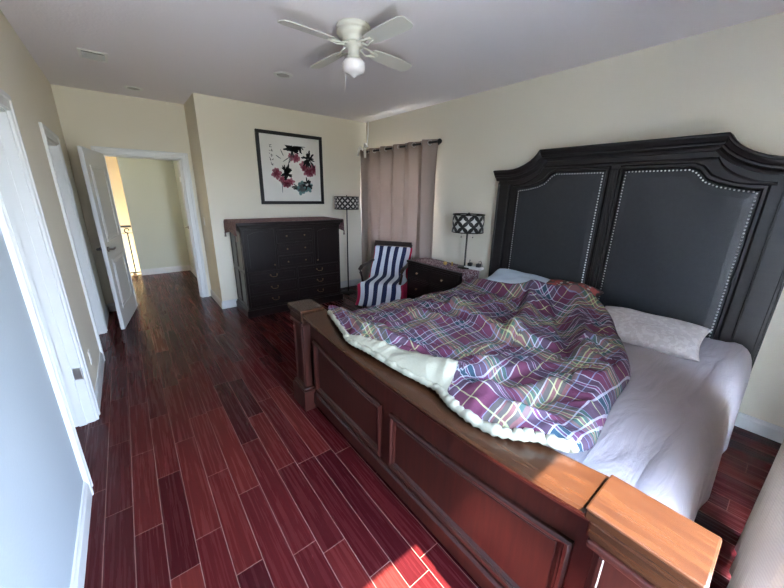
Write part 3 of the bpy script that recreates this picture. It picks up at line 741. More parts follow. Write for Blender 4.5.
fold([(2.40, 1.36), (2.20, 1.30), (1.98, 1.32)], .022, .04, .04)
fold([(1.62, .98), (1.50, .93), (1.30, .97), (1.12, 1.00)], .016, .06, .025)
fold([(2.0, .52), (1.75, .46), (1.45, .43), (1.2, .42)], .020, .05, .07)
fold([(2.55, .76), (2.3, .66), (2.05, .58)], .018, .05, .03)
fold([(2.35, 1.02), (2.2, .98), (2.1, 1.02)], .018, .03, .03)
from mathutils import noise as mno
nzf = np.zeros(X.shape)
for j in range(NVq):
    for i in range(NUq):
        x, y = X[j, i], Y[j, i]; wx = mno.noise((x * 2.1, y * 2.1, 3.3)) * .35; wy = mno.noise((x * 2.1, y * 2.1, 9.1)) * .35
        a = mno.noise((x * 3.3 + wx * 3, y * 5.5 + wy * 3, .4)); b = 1 - abs(mno.noise((x * 6 + wx * 7, y * 9 + wy * 7, 5.0))) * 2.4
        c = mno.noise((x * 17, y * 15, 1.7))
        nzf[j, i] = .030 * a + .014 * max(0, b) ** 2 + .0028 * c
H_ += nzf
Th = .050; rr_ = .060
roll = np.sqrt(np.clip(1 - (1 - np.clip(edge / rr_, 0, 1)) ** 2, 0, 1))
# gathers running in from the sewn edge
Hs = H_ * np.clip(edge / .07, 0, 1)
coons = Q[..., 2]
blend = np.clip(edge / .12, 0, 1); blend = blend * blend * (3 - 2 * blend)
Z = (coons * (1 - blend) + base * blend) + Th * roll + Hs
Q[..., 2] = Z
Zs = Z.copy()
for _ in range(50):
    Zs[1:-1, 1:-1] = (Zs[1:-1, 1:-1] * 2 + Zs[:-2, 1:-1] + Zs[2:, 1:-1] + Zs[1:-1, :-2] + Zs[1:-1, 2:]) / 6
gy, gx = np.gradient(Zs)
sx_ = np.gradient(X, axis=1); sy_ = np.gradient(Y, axis=1); tx_ = np.gradient(X, axis=0); ty_ = np.gradient(Y, axis=0)
det = sx_ * ty_ - sy_ * tx_
zx = (gx * ty_ - gy * sy_) / det; zy = (gy * sx_ - gx * tx_) / det
lim = lambda a: np.clip(a, -1.2, 1.2)
UU = X + .030 * lim(zx) + .10 * np.sin(1.6 * Y + .6); VV = Y + .030 * lim(zy) + .10 * np.sin(2.1 * X)
"""uv in metres of cloth"""
UVq = np.stack([UU * .76, VV * .76], axis=-1)
dv = thing('duvet', 'rumpled purple, green and white tartan duvet spilling over the footboard', 'duvet', (0, 0, 0))
def build_part(name, mat, test, thick, parent):
    bm = bmesh.new(); uvl = bm.loops.layers.uv.new('UVMap'); V = {}
    def vv(j, i):
        if (j, i) not in V: V[(j, i)] = bm.verts.new(Q[j, i])
        return V[(j, i)]
    for j in range(NVq - 1):
        for i in range(NUq - 1):
            if test(i, j):
                f = bm.faces.new((vv(j, i), vv(j, i + 1), vv(j + 1, i + 1), vv(j + 1, i))); f.smooth = True
                for lp, (a, b) in zip(f.loops, ((j, i), (j, i + 1), (j + 1, i + 1), (j + 1, i))): lp[uvl].uv = tuple(UVq[a, b])
    bmesh.ops.recalc_face_normals(bm, faces=bm.faces[:])
    if sum(f.normal.z for f in bm.faces) < 0: bmesh.ops.reverse_faces(bm, faces=bm.faces[:])
    me = bpy.data.meshes.new(name); bm.to_mesh(me); bm.free(); me.materials.append(mat)
    o = bpy.data.objects.new(name, me); col.objects.link(o); o.parent = parent
    sd = o.modifiers.new('thick', 'SOLIDIFY'); sd.thickness = thick; sd.offset = -1
    return o
build_part('tartan_cover', PLAID, lambda i, j: j >= (K0 if .10 < i / NUq < .69 else 2), .008, dv)
build_part('turned_cream_side', CREAM, lambda i, j: j < (K0 if .10 < i / NUq < .69 else 2), .008, dv)
# gathered cream border along the foot edge
m = MB(); foot = [Vector(Q[0, i]) for i in range(NUq)]
fine = []
for i in range(NUq - 1):
    fine.append(foot[i])
fine.append(foot[-1])
rad = []
for k, p in enumerate(fine):
    u = k / (len(fine) - 1); base = .014 + (.007 if u > .68 else .002); rad.append(base * (1 + .10 * math.sin(k * 1.9) + .12 * math.sin(k * .7 + 1)))
fine = [p + Vector((.004, 0, rad[k] * .75)) for k, p in enumerate(fine)]
m.tube(fine, rad, 10); m.build('cream_border', CREAM, dv, smooth=True)

# pillows --------------------------------------------------------------------
def pillow(name, label, mat, loc, rot, a, b, h, seed=0, piping=False):
    n = 26; rnd = random.Random(seed); ph = [rnd.random() * 6 for _ in range(6)]
    r = MB(); top_, bot = [], []
    def pos(i, j, s):
        u = 2 * i / n - 1; v = 2 * j / n - 1
        tx_ = 1 - .10 * (1 - abs(v) ** 2) * abs(u) ** 3; 
        x = a * u * (1 - .07 * (1 - v * v)); y = b * v * (1 - .09 * (1 - u * u))
        t = max(0, (1 - abs(u) ** 3.2)) ** .55 * max(0, (1 - abs(v) ** 3.2)) ** .55
        z = s * h * t * (1 + .10 * math.sin(3 * u + ph[0]) * math.sin(2.5 * v + ph[1])) + .10 * h * math.sin(7 * u + ph[2] + 2 * v) * math.sin(6 * v + ph[3]) * t
        return (x, y, z)
    for s in (1, -1): r.grid([[pos(i, j, s) for i in range(n + 1)] for j in range(n + 1)])
    bmesh.ops.remove_doubles(r.bm, verts=r.bm.verts, dist=1e-5)
    o = r.build(name, mat, None, True, loc, rot); sub(o, 1); return tag(o, label, 'pillow', 'pillows against the headboard')
pillow('pillow', 'beige printed pillow lying against the right half of the headboard', PATP, (2.82, .565, .755), (0, -.22, .06), .225, .34, .07, 1)
pillow('pillow', 'plain pale blue pillow at the far end of the headboard', BLUEP, (3.07, 1.76, .80), (0, -.35, -.03), .18, .36, .085, 2)
pillow('pillow', 'brown pillow with a red and white print half under the duvet', REDP, (2.98, 1.21, .85), (0, -.16, .05), .17, .25, .08, 3)

# ------------------------------------------------------------------ nightstand
NX0, NY0, NY1, NZ = 2.93, 2.40, 3.35, .795
ns = thing('nightstand', 'wide dark wood nightstand chest beyond the bed', 'nightstand', (3.18, 2.9, 0))
def LB(m, a, b, bev=.003): return m.box((a[0] - 3.18, a[1] - 2.9, a[2]), (b[0] - 3.18, b[1] - 2.9, b[2]), bev, 1)
m = MB(); LB(m, (NX0 + .015, NY0 + .015, .08), (3.282, NY1 - .015, NZ - .03)); m.build('carcass', ESP, ns)
m = MB(); LB(m, (NX0 - .005, NY0, NZ - .03), (3.285, NY1, NZ), .008); m.build('top', ESPY, ns)
m = MB(); LB(m, (NX0 + .005, NY0 + .005, 0), (3.282, NY1 - .005, .08), .006); m.build('plinth', ESP, ns)
for z0, z1 in ((.10, .31), (.33, .54), (.56, .745)):
    for y0, y1 in ((NY0 + .035, 2.89), (2.91, NY1 - .035)):
        m = MB(); LB(m, (NX0 + .002, y0, z0), (NX0 + .016, y1, z1), .005); LB(m, (NX0 - .003, y0 + .03, z0 + .025), (NX0 + .003, y1 - .03, z1 - .025), .002); dr = m.build('drawer', ESPY, ns)
        m = MB(); yc = (y0 + y1) / 2; m.cyl((NX0 - .02 - 3.18, yc - 2.9, (z0 + z1) / 2), (NX0 - 3.18, yc - 2.9, (z0 + z1) / 2), .007, n=8); m.sph((NX0 - .025 - 3.18, yc - 2.9, (z0 + z1) / 2), .014, 12, 8); m.build('knob', BRASS, dr)
# runner cloth on it, hanging down the near side
rc = MB(); x0_, x1_ = NX0 + .03, 3.275; G = []
path_ = [(NY1 - .05, NZ + .004), (3.1, NZ + .004), (2.8, NZ + .004), (2.5, NZ + .004), (NY0 + .01, NZ + .005), (NY0 - .006, NZ - .002), (NY0 - .012, NZ - .02), (NY0 - .014, NZ - .07), (NY0 - .014, NZ - .14), (NY0 - .013, NZ - .2), (NY0 - .012, NZ - .26)]
for y, z in path_: G.append([(x0_ + (x1_ - x0_) * i / 16, y - (0.004 * math.sin(i * 1.4) if z < NZ - .01 else 0), z) for i in range(17)])
rc.grid(G); o = rc.build('table_runner', RUNNER); sd = o.modifiers.new('t', 'SOLIDIFY'); sd.thickness = .004; sd.offset = 1
tag(o, 'pink and grey patterned runner cloth draped over the nightstand', 'runner cloth')

# lamps -----------------------------------------------------------------------
def shade(parent, z0, z1, r_, nu):
    m = MB(); n = 48; uvs = []; G = []
    for j in range(2):
        G.append([(r_ * math.cos(2 * PI * i / n), r_ * math.sin(2 * PI * i / n), (z0, z1)[j]) for i in range(n + 1)])
        uvs.append([(nu * i / n, j * nu * (z1 - z0) / (2 * PI * r_)) for i in range(n + 1)])
    m.grid(G, uvs=uvs); o = m.build('lamp_shade', SHADE, parent); sd = o.modifiers.new('t', 'SOLIDIFY'); sd.thickness = .003
    m = MB()
    for z in (z0, z1): m.lathe([(r_ + .003, z - .006), (r_ + .003, z + .006), (r_ - .004, z + .006), (r_ - .004, z - .006), (r_ + .003, z - .006)], n=48)
    zz = z1 - .03
    for k in range(3):
        a = k * 2 * PI / 3; m.tube([(0, 0, zz), (r_ * .98 * math.cos(a), r_ * .98 * math.sin(a), zz + .01)], .0025, 6)
    m.build('shade_rim', BRONZE, o)
NSZ = NZ + .0085
lp = thing('table_lamp', 'table lamp with a black and white lattice drum shade on the nightstand', 'table lamp', (3.18, 2.545, NSZ))
MB().lathe([(0, 0), (.088, 0), (.09, .006), (.084, .014), (.02, .018), (0, .018)]).build('base', BRONZE, lp)
MB().cyl((0, 0, .016), (0, 0, .47), .011).build('pole', BRONZE, lp)
shade(lp, .44, .64, .185, 9)
MB().cyl((0, 0, .46), (0, 0, .655), .004, n=8).sph((0, 0, .658), .009, 10, 6).build('finial', BRONZE, lp)
for s in (-1, 1): m = MB(); m.tube([(.04 * s, -.055 * s, .45), (.04 * s, -.055 * s, .38)], .0012, 5); m.sph((.04 * s, -.055 * s, .375), .008, 8, 6); m.build('pull_chain', BRONZE, lp)
fl = thing('floor_lamp', 'slim dark floor lamp with a lattice drum shade beside the dresser', 'floor lamp', (2.83, 4.75, 0))
MB().lathe([(0, 0), (.135, 0), (.138, .008), (.13, .018), (.03, .024), (0, .024)]).build('base', BRONZE, fl)
MB().cyl((0, 0, .02), (0, 0, 1.45), .010).build('pole', BRONZE, fl)
shade(fl, 1.415, 1.60, .195, 14)
MB().cyl((0, 0, 1.44), (0, 0, 1.62), .004, n=8).sph((0, 0, 1.622), .008, 10, 6).build('finial', BRONZE, fl)

# small things on the nightstand
g = thing('brass_candle_cup', 'small round gold cup on the nightstand left of the lamp', 'cup', (3.11, 2.80, NSZ), 0, 'small gold cups on the nightstand')
MB().lathe([(0, 0), (.015, 0), (.02, .008), (.026, .02), (.024, .034), (.018, .04), (.014, .034), (0, .02)]).build('bowl', GOLD, g)
g = thing('brass_candle_cup', 'narrower gold cup standing right next to the lamp base', 'cup', (3.14, 2.71, NSZ), 0, 'small gold cups on the nightstand')
MB().lathe([(0, 0), (.012, 0), (.009, .012), (.012, .03), (.013, .042), (.009, .048), (0, .04)]).build('bowl', GOLD, g)
ps = thing('power_strip', 'white power strip behind the bed end of the nightstand', 'power strip', (3.22, 2.43, NSZ), .25)
MB().box((-.05, -.11, 0), (.05, .11, .03), .006).build('housing', WPL, ps)
for k, (dy, lab) in enumerate(((.055, 'black plug adapter at the lamp end of the white power strip'), (-.055, 'black plug adapter at the headboard end of the white power strip'))):
    ca_, sa_ = math.cos(.25), math.sin(.25)
    q = thing('plug_adapter', lab, 'plug', (3.22 - sa_ * dy, 2.43 + ca_ * dy, NSZ + .03), .25, 'plug adapters on the power strip')
    MB().box((-.025, -.025, 0), (.025, .025, .042), .006).build('body', BLACK, q)
    MB().tube([(0, 0, .04), (.005, .0, .07), (.02, .015 * (1 if k == 0 else -1), .075), (.035, .03 * (1 if k == 0 else -1), .03), (.045, .03 * (1 if k == 0 else -1), .0)], .003, 6).build('cord', BLACK, q)
tag(MB().tube([(3.20, 2.65, NSZ + .003), (3.22, 2.78, NSZ + .003), (3.24, 2.90, NSZ + .003), (3.255, 3.0, NSZ + .003), (3.26, 3.12, NSZ + .003)], .0025, 6).build('lamp_cord', BLACK), 'thin black lamp cord lying along the back of the nightstand', 'cord')

# ------------------------------------------------------------------ dresser
DX0, DX1, DY0, DY1, DZ = 1.10, 2.52, 4.47, 5.04, 1.275
ox, oy = (DX0 + DX1) / 2, (DY0 + DY1) / 2
ds = thing('dresser', 'tall dark wood dresser with doors and drawers against the far wall', 'dresser', (ox, oy, 0))
def DB(m, a, b, bev=.003): return m.box((a[0] - ox, a[1] - oy, a[2]), (b[0] - ox, b[1] - oy, b[2]), bev, 1)
m = MB(); DB(m, (DX0, DY0, .1), (DX1, DY1, DZ - .07)); m.build('carcass', ESP, ds)
m = MB(); DB(m, (DX0 - .03, DY0 - .03, 0), (DX1 + .03, DY1, .10), .006); DB(m, (DX0 - .015, DY0 - .015, .1), (DX1 + .015, DY1, .12), .006); m.build('plinth', ESP, ds)
m = MB(); DB(m, (DX0 - .02, DY0 - .02, DZ - .075), (DX1 + .02, DY1, DZ - .045), .006); DB(m, (DX0 - .05, DY0 - .05, DZ - .045), (DX1 + .05, DY1, DZ), .012); m.build('top', ESPY, ds)
f0 = DY0
def dfront(name, xa, xb, za, zb, mat=ESPY, parent=ds):
    m = MB(); DB(m, (xa, f0 - .016, za), (xb, f0 + .002, zb), .004)
    i = .035; DB(m, (xa + i, f0 - .022, za + i), (xb - i, f0 - .014, zb - i), .003); return m.build(name, mat, parent)
def pull(xc, zc_, parent):
    m = MB(); x = xc - ox; y = f0 - .022 - oy; z = zc_
    m.sph((x - .045, y, z + .012), (.011, .006, .011), 8, 6); m.sph((x + .045, y, z + .012), (.011, .006, .011), 8, 6)
    m.tube([(x - .045, y - .006, z + .012), (x - .038, y - .02, z - .006), (x - .015, y - .024, z - .014), (x + .015, y - .024, z - .014), (x + .038, y - .02, z - .006), (x + .045, y - .006, z + .012)], .0042, 6)
    m.build('pull_handle', BRASS, parent)
xs = [DX0 + .03, DX0 + .42, DX0 + .45, DX1 - .45, DX1 - .42, DX1 - .03]
for (xa, xb, kx) in ((xs[0], xs[1], xs[1] - .03), (xs[4], xs[5], xs[4] + .03)):
    m = MB(); DB(m, (xa, f0 - .016, .64), (xb, f0 + .002, DZ - .09), .004); dd = m.build('cabinet_door', ESP, ds)
    m = MB(); n = 12; w0, w1, z0, z1 = xa + .045, xb - .045, .685, DZ - .155
    poly = [(w0, z0), (w1, z0)] + [(w1 + (w0 - w1) * i / n, z1 + .035 * math.sin(PI * i / n)) for i in range(n + 1)]
    m.prism(poly, lambda a, b, d_: (a - ox, d_ - oy, b), f0 - .024, f0 - .014); m.build('arched_panel', ESP, dd)
    m = MB(); m.sph((kx - ox, f0 - .032 - oy, .70), .011, 10, 6); m.cyl((kx - ox, f0 - .03 - oy, .70), (kx - ox, f0 - .014 - oy, .70), .005, n=8); m.build('knob', BRASS, dd)
for k in range(3):
    za = .66 + k * .178 - .02; zb = za + .168; dd = dfront('drawer', xs[2], xs[3], za, zb)
    for kx in (xs[2] + .13, xs[3] - .13): m = MB(); m.sph((kx - ox, f0 - .036 - oy, (za + zb) / 2), .011, 10, 6); m.cyl((kx - ox, f0 - .034 - oy, (za + zb) / 2), (kx - ox, f0 - .014 - oy, (za + zb) / 2), .005, n=8); m.build('knob', BRASS, dd)
for k in range(3):
    za = .135 + k * .167; zb = za + .157
    for (xa, xb) in ((DX0 + .03, ox - .01), (ox + .01, DX1 - .03)): pull((xa + xb) / 2, (za + zb) / 2 + .005, dfront('drawer', xa, xb, za, zb))
for (za, zb) in ((.16, .62), (.66, DZ - .12)):
    for (ya, yb) in ((DY0 + .03, DY0 + .27), (DY0 + .30, DY1 - .03)):
        m = MB(); x = DX0
        for p, q in (((ya, za), (yb, za + .012)), ((ya, zb - .012), (yb, zb)), ((ya, za + .012), (ya + .012, zb - .012)), ((yb - .012, za + .012), (yb, zb - .012))): DB(m, (x - .008, p[0], p[1]), (x + .001, q[0], q[1]), .002)
        m.build('side_panel', ESP, ds)
# dresser scarf with tassels
sc_ = thing('dresser_scarf', 'floral scarf with tassels draped over the dresser top', 'runner cloth', (ox, oy, DZ))
m = MB(); G = []; xa, xb = DX0 - .05, DX1 + .05; drop = .13
px = [(xa - .009, -drop), (xa - .010, -.08), (xa - .008, -.02), (xa - .003, .002), (xa + .01, .005)] + [(xa + .01 + (xb - xa - .02) * i / 10, .005) for i in range(1, 10)] + [(xb - .01, .005), (xb + .003, .002), (xb + .008, -.02), (xb + .010, -.08), (xb + .009, -drop)]
for x, z in px:
    row = []
    for i in range(13):
        yy = DY0 - .042 + (DY1 - DY0 + .03) * i / 12; zz = z
        if z < -.04: zz = z + .045 * abs(2 * i / 12 - 1) * (1 if z < -.1 else .3) * -1
        row.append((x - ox + (.004 * math.sin(i * 1.9) if z < -.01 else 0), yy - oy, zz))
    G.append(row)
m.grid(G); o = m.build('cloth', RUN2, sc_); sd = o.modifiers.new('t', 'SOLIDIFY'); sd.thickness = .003; sd.offset = 1
for x, y in ((xa - .012, DY0 - .04), (xa - .012, DY1 - .02), (xb + .012, DY0 - .04), (xb + .012, DY1 - .02)):
    MB().lathe([(0, 0), (.006, 0), (.011, -.012), (.008, -.022), (.012, -.05), (.014, -.065), (0, -.065)], (x - ox, y - oy, -drop - .03), 10).build('tassel', TASSEL, sc_)

# ------------------------------------------------------------------ picture
PX, PZ, PW = 2.08, 1.98, .5
pc = thing('framed_painting', 'black framed ink painting of pink and teal flowers above the dresser', 'picture', (PX, YD, PZ))
m = MB(); f_ = .045
for a, b in (((-PW, -PW), (PW, -PW + f_)), ((-PW, PW - f_), (PW, PW)), ((-PW, -PW + f_), (-PW + f_, PW - f_)), ((PW - f_, -PW + f_), (PW, PW - f_))):
    m.box((a[0], -.035, a[1]), (b[0], -.002, b[1]), .004, 1)
m.build('frame', BLACK, pc)
art = MB(); art.box((-PW + .03, -.012, -PW + .03), (PW - .03, -.004, PW - .03)); art_o = art.build('artwork', PAPER, pc)
rnd = random.Random(11)
def clampA(x, z): return max(-.37, min(.38, x)), max(-.40, min(.335, z))
def petal(m, cx_, cz, ang, l, w_, lay, ruff=.15):
    n = 12; pts = []
    for i in range(n):
        t = 2 * PI * i / n; a = l * .5 * (1 + math.cos(t)); b = w_ * .5 * math.sin(t) * (1 + ruff * math.sin(5 * t + ang * 7))
        pts.append(clampA(cx_ + a * math.cos(ang) - b * math.sin(ang), cz + a * math.sin(ang) + b * math.cos(ang)))
    if max(p[0] for p in pts) - min(p[0] for p in pts) < .004 or max(p[1] for p in pts) - min(p[1] for p in pts) < .004: return
    vs = [m.bm.verts.new((a, -.0125 - lay * .0004, b)) for a, b in pts]
    f = m.bm.faces.new(vs); f.material_index = m.mi
m = MB()
def blossom(cx_, cz, s, mats, n=8):
    s *= 1.25
    m.mi = mats[0]
    for k in range(n): petal(m, cx_, cz, k * 2 * PI / n + rnd.random() * .5, s * (.8 + rnd.random() * .4), s * .62, 1)
    m.mi = mats[1]
    for k in range(n): petal(m, cx_, cz, k * 2 * PI / n + rnd.random(), s * (.5 + rnd.random() * .3), s * .3, 2)
def leaves(cx_, cz, s, n, a0, a1, mi=2, lay=3):
    s *= 1.3
    m.mi = mi
    for k in range(n): petal(m, cx_ + rnd.uniform(-.25, .25) * s, cz + rnd.uniform(-.25, .25) * s, rnd.uniform(a0, a1), s * rnd.uniform(.6, 1.1), s * rnd.uniform(.14, .3), lay, .3)
blossom(-.24, -.065, .065, (0, 1)); blossom(-.16, -.14, .05, (0, 1), 6); blossom(-.11, -.20, .065, (0, 1)); blossom(-.04, -.17, .05, (0, 1), 6); leaves(-.10, -.06, .085, 22, 0, 2 * PI)
blossom(.20, .05, .065, (0, 1)); blossom(.27, -.02, .07, (0, 1)); blossom(.35, .02, .065, (0, 1)); leaves(.27, .16, .09, 24, 0, 2 * PI)
blossom(.0, .19, .05, (0, 1), 6); blossom(.07, .17, .055, (0, 1)); leaves(.01, .28, .09, 22, 0, 2 * PI)
leaves(.14, .33, .08, 10, PI, 2 * PI)
blossom(.14, -.26, .085, (3, 4), 9); blossom(.24, -.24, .07, (3, 3)); leaves(.23, -.20, .075, 16, 0, 2 * PI, 2, 3); leaves(.05, -.26, .06, 5, PI * .5, PI * 1.5)
m.mi = 5; petal(m, .20, -.22, .5, .05, .03, 5)
m.mi = 4
for a, b, c, d_ in ((-.08, .0, 1.25, .3), (-.07, .05, 1.0, .26), (-.14, .1, .6, .16), (-.16, .14, 2.6, .09), (-.12, .18, 2.0, .1), (-.17, -.18, -1.6, .16)): petal(m, a, b, c, d_, .012, 2, 0)
m.build('painted_flowers', [PINK, DPINK, INK, TEAL, INKG, PAPER], art_o); m = MB()
m.mi = 2                     # column of brushed characters and a seal
for (cx_, n, z) in ((-.30, 5, .30),):
    for q in range(n):
        for k in range(6):
            petal(m, cx_ + rnd.uniform(-.016, .012), z - q * .062 + rnd.uniform(-.018, .018), rnd.choice((0, PI / 2, .6, 2.2)), rnd.uniform(.018, .034), .006, 2, 0)
m.mi = 4
for q in range(5): petal(m, -.29, -.02 - q * .014, rnd.choice((0, 1.4)), .02, .005, 2, 0)
m.mi = 1; petal(m, -.31, -.06, 0, .016, .016, 2, 0)
m.build('calligraphy', [PINK, DPINK, INK, TEAL, INKG, PAPER], art_o)

# ------------------------------------------------------------------ armchair + towel
CXc, CYc, ca_ = 2.83, 3.68, math.radians(-55)
ch = thing('armchair', 'dark wood armchair in the corner in front of the taupe curtain', 'armchair', (CXc, CYc, 0), ca_)
MB().box((-.27, -.26, .40), (.27, .25, .45), .02, 3).build('seat', SEATM, ch)
MB().box((-.28, -.27, .36), (.28, .26, .40), .004, 1).build('seat_frame', DARKWOOD, ch)
def bar(a, b, w=.02, d=.014, bm=None):
    m = bm or MB(); m.tube([a, b], w, 4); return m
for s in (-1, 1):
    MB().tube([(s * .255, -.25, 0), (s * .26, -.255, .40)], [.02, .025], 4).build('leg', DARKWOOD, ch)
    MB().tube([(s * .25, .32, 0), (s * .26, .25, .40), (s * .265, .29, .65), (s * .28, .345, .94)], [.022, .028, .026, .022], 6).build('leg', DARKWOOD, ch)
    MB().tube([(s * .26, -.24, .40), (s * .285, -.22, .52), (s * .30, -.245, .60), (s * .30, -.27, .645), (s * .30, -.20, .672), (s * .30, 0, .675), (s * .285, .18, .685), (s * .27, .30, .70)], [.018, .018, .02, .026, .027, .025, .022, .02], 8).build('armrest', DARKWOOD, ch)
m = MB(); m.box((-.29, .325, .905), (.29, .355, .975), .01); m.build('top_rail', DARKWOOD, ch)
m = MB(); m.box((-.245, -.018, 0), (.245, .018, .40), .012, 2); m.build('backrest', SEATM, ch, loc=(0, .285, .46), rot=(-.14, 0, 0))
tw = thing('striped_towel', 'navy and white striped towel with a red underside draped over the armchair', 'towel', (CXc, CYc, 0), ca_)
# path down the back, over the seat and down the front (y,z)
tp = [(.372, .66), (.374, .76), (.368, .85), (.352, .888), (.332, .898), (.312, .89), (.296, .85), (.270, .76), (.250, .66), (.238, .56), (.218, .49), (.17, .468), (.08, .465), (-.05, .468), (-.18, .468), (-.265, .466), (-.298, .445), (-.31, .39), (-.318, .30), (-.325, .20), (-.33, .13)]
K = 36
def tw_pt(j, u):     # u in -1..1
    y, z = tp[j]; y2, z2 = tp[min(j + 1, len(tp) - 1)]; y1, z1 = tp[max(j - 1, 0)]
    w_ = .27 if j < 9 else .27 + .02 * min(1, (j - 8) / 5)
    w_ += .016 * math.sin(j * 1.1 + (1 if u > 0 else 3.4)); x = u * w_; sk = .02 * math.sin(j * .5)
    yy, zz = y, z
    if abs(u) > .86 and j > 5 and j < 15: zz -= .03 * (abs(u) - .86) / .14 * 1.0 if z < .5 else 0
    if 5 <= j <= 10 and abs(u) > .8: yy -= .03 * (abs(u) - .8) / .2
    bump = .007 * math.sin(u * 9 + j * .35) * (1 if j > 10 else .6)
    if j >= 16: yy -= abs(bump) * 1.6
    elif z < .5: zz += abs(bump)
    else: yy -= abs(bump)
    return (x + sk, yy, zz)
G = [[tw_pt(j, -1 + 2 * i / K) for i in range(K + 1)] for j in range(len(tp))]
# stripes across u
m = MB(); V = [[m.bm.verts.new(p) for p in row] for row in G]
for j in range(len(tp) - 1):
    for i in range(K):
        f = m.bm.faces.new((V[j][i], V[j][i + 1], V[j + 1][i + 1], V[j + 1][i])); f.smooth = True
        f.material_index = (i // 4 + 1) % 2
o = m.build('striped_face', [NAVY, TWH], tw); sub(o, 1); sd = o.modifiers.new('t', 'SOLIDIFY'); sd.thickness = .006; sd.offset = 0
# red underside showing along both edges
m = MB()
for s in (-1, 1):
    G2 = []
    for j in range(4, len(tp)):
        p = Vector(tw_pt(j, s)); y, z = tp[j]
        if j >= 11: e_ = 1.9 if s < 0 else 1; q = [p + Vector((s * .004, .01, -.004)), p + Vector((s * .026 * e_, .012, -.05 if j < 16 else -.002)), p + Vector((s * .034 * e_, .035 if j < 16 else .05, -.14 if j < 16 else -.006)), p + Vector((s * .036 * e_, .05 if j < 16 else .10, -.22 if j < 16 else -.01))]
        else: q = [p + Vector((s * .002, .006, 0)), p + Vector((s * .018, .02, -.004)), p + Vector((s * .020, .045, -.008)), p + Vector((s * .006, .07, -.01))]
        G2.append(q)
    m.grid(G2)
o = m.build('red_underside', RED, tw); sub(o, 1); sd = o.modifiers.new('t', 'SOLIDIFY'); sd.thickness = .005; sd.offset = 0

# ------------------------------------------------------------------ curtains
rod = thing('curtain_rod', 'black curtain rod with a ball finial above the taupe curtain', 'curtain rod', (3.34, 3.25, 2.325))
MB().cyl((0, 0.02, 0), (0, 1.76, 0), .0125).build('rod', BLACK, rod)
MB().lathe([(0, -.03), (.02, -.028), (.03, -.012), (.032, 0), (.028, .012), (.016, .02), (.014, .034), (0, .034)], n=16).build('finial', BLACK, rod, rot=(-PI / 2, 0, 0))
for y in (.10, 1.72): m = MB(); m.cyl((0, y, 0), (.09, y, 0), .008, n=10); m.cyl((.084, y, 0), (.093, y, 0), .026, n=16); m.build('bracket', BLACK, rod)
c1 = thing('curtain', 'closed taupe grommet curtain hanging at the far right corner', 'curtain', (3.34, 4.17, 0))
n = 150; rows = 16; G = []
for j in range(rows + 1):
    z = 2.365 - (2.365 - .02) * j / rows; row = []
    for i in range(n + 1):
        u = i / n; y = -.88 + 1.76 * u; ph = u * 2 * PI * 5.5 + .6
        amp = .042 * (1 - .15 * j / rows) * (1 + .25 * math.sin(ph * .37))
        row.append((amp * math.sin(ph) + .008 * math.sin(ph * 2.3 + j * .12), y + .015 * math.sin(ph * 2) + .01 * math.sin(j * .4 + u * 9), z))
    G.append(row)
m = MB(); m.grid(G); o = m.build('cloth', CURT, c1); sd = o.modifiers.new('t', 'SOLIDIFY'); sd.thickness = .002
for k in range(11):
    ph = k * PI; u = (ph - .6) / (2 * PI * 5.5)
    if not 0 < u < 1: continue
    y = -.88 + 1.76 * u
    for dy in (0,):
        g_ = MB(); 
        pts = [(0 + .0, 0 + .030 * math.cos(a * PI / 8), .030 * math.sin(a * PI / 8)) for a in range(17)]
        g_.tube(pts, .006, 6, False); sgn = 1 if k % 2 else -1
        g_.build('grommet', CHROME, c1, loc=(0, y, 2.325), rot=(0, 0, sgn * .95))
c2 = thing('curtain', 'beige ribbed curtain beside the patio door in the near right corner', 'curtain', (1.6, -.17, 0))
n = 120; G = []
for j in range(rows + 1):
    z = 2.42 - 2.40 * j / rows; row = []
    for i in range(n + 1):
        u = i / n; x = -.54 + 1.14 * u; ph = u * 2 * PI * 7
        row.append((x + .01 * math.sin(ph * 2), .018 * math.sin(ph) + .0 * j, z))
    G.append(row)
m = MB(); m.grid(G); o = m.build('cloth', CURT2, c2); sd = o.modifiers.new('t', 'SOLIDIFY'); sd.thickness = .002
r2 = thing('curtain_rod', 'curtain rod above the patio door at the near wall', 'curtain rod', (1.1, -.17, 2.44))
MB().cyl((-1.2, 0, 0), (1.2, 0, 0), .0125).build('rod', BLACK, r2)
for x in (-1.15, 1.15): m = MB(); m.cyl((x, 0, 0), (x, -.11, 0), .008, n=10); m.build('bracket', BLACK, r2)
# white cord tied at the corner
cd = thing('white_cord', 'white cord hanging from the ceiling corner with a bow at the curtain rod', 'cord', (3.33, 4.91, 2.35))
MB().tube([(.03, -.0, .44), (.03, 0, .25), (.0, 0, .05), (-.03, 0, .0)], .010, 6).build('hanging_cord', WPL, cd)
for pts in ([(-.04, .03, .0), (-.06, .06, .03), (-.06, .10, -.01), (-.06, .11, -.06)], [(-.04, .0, .02), (-.06, -.05, .055), (-.06, -.09, .03)], [(-.05, -.02, .03), (-.06, -.04, -.02), (-.06, -.045, -.09)]):
    MB().tube([(a * 1.2, b * 1.4, c * 1.4) for a, b, c in pts], [.015] + [.024] * (len(pts) - 2) + [.015], 8).build('bow_loop', WPL, cd)

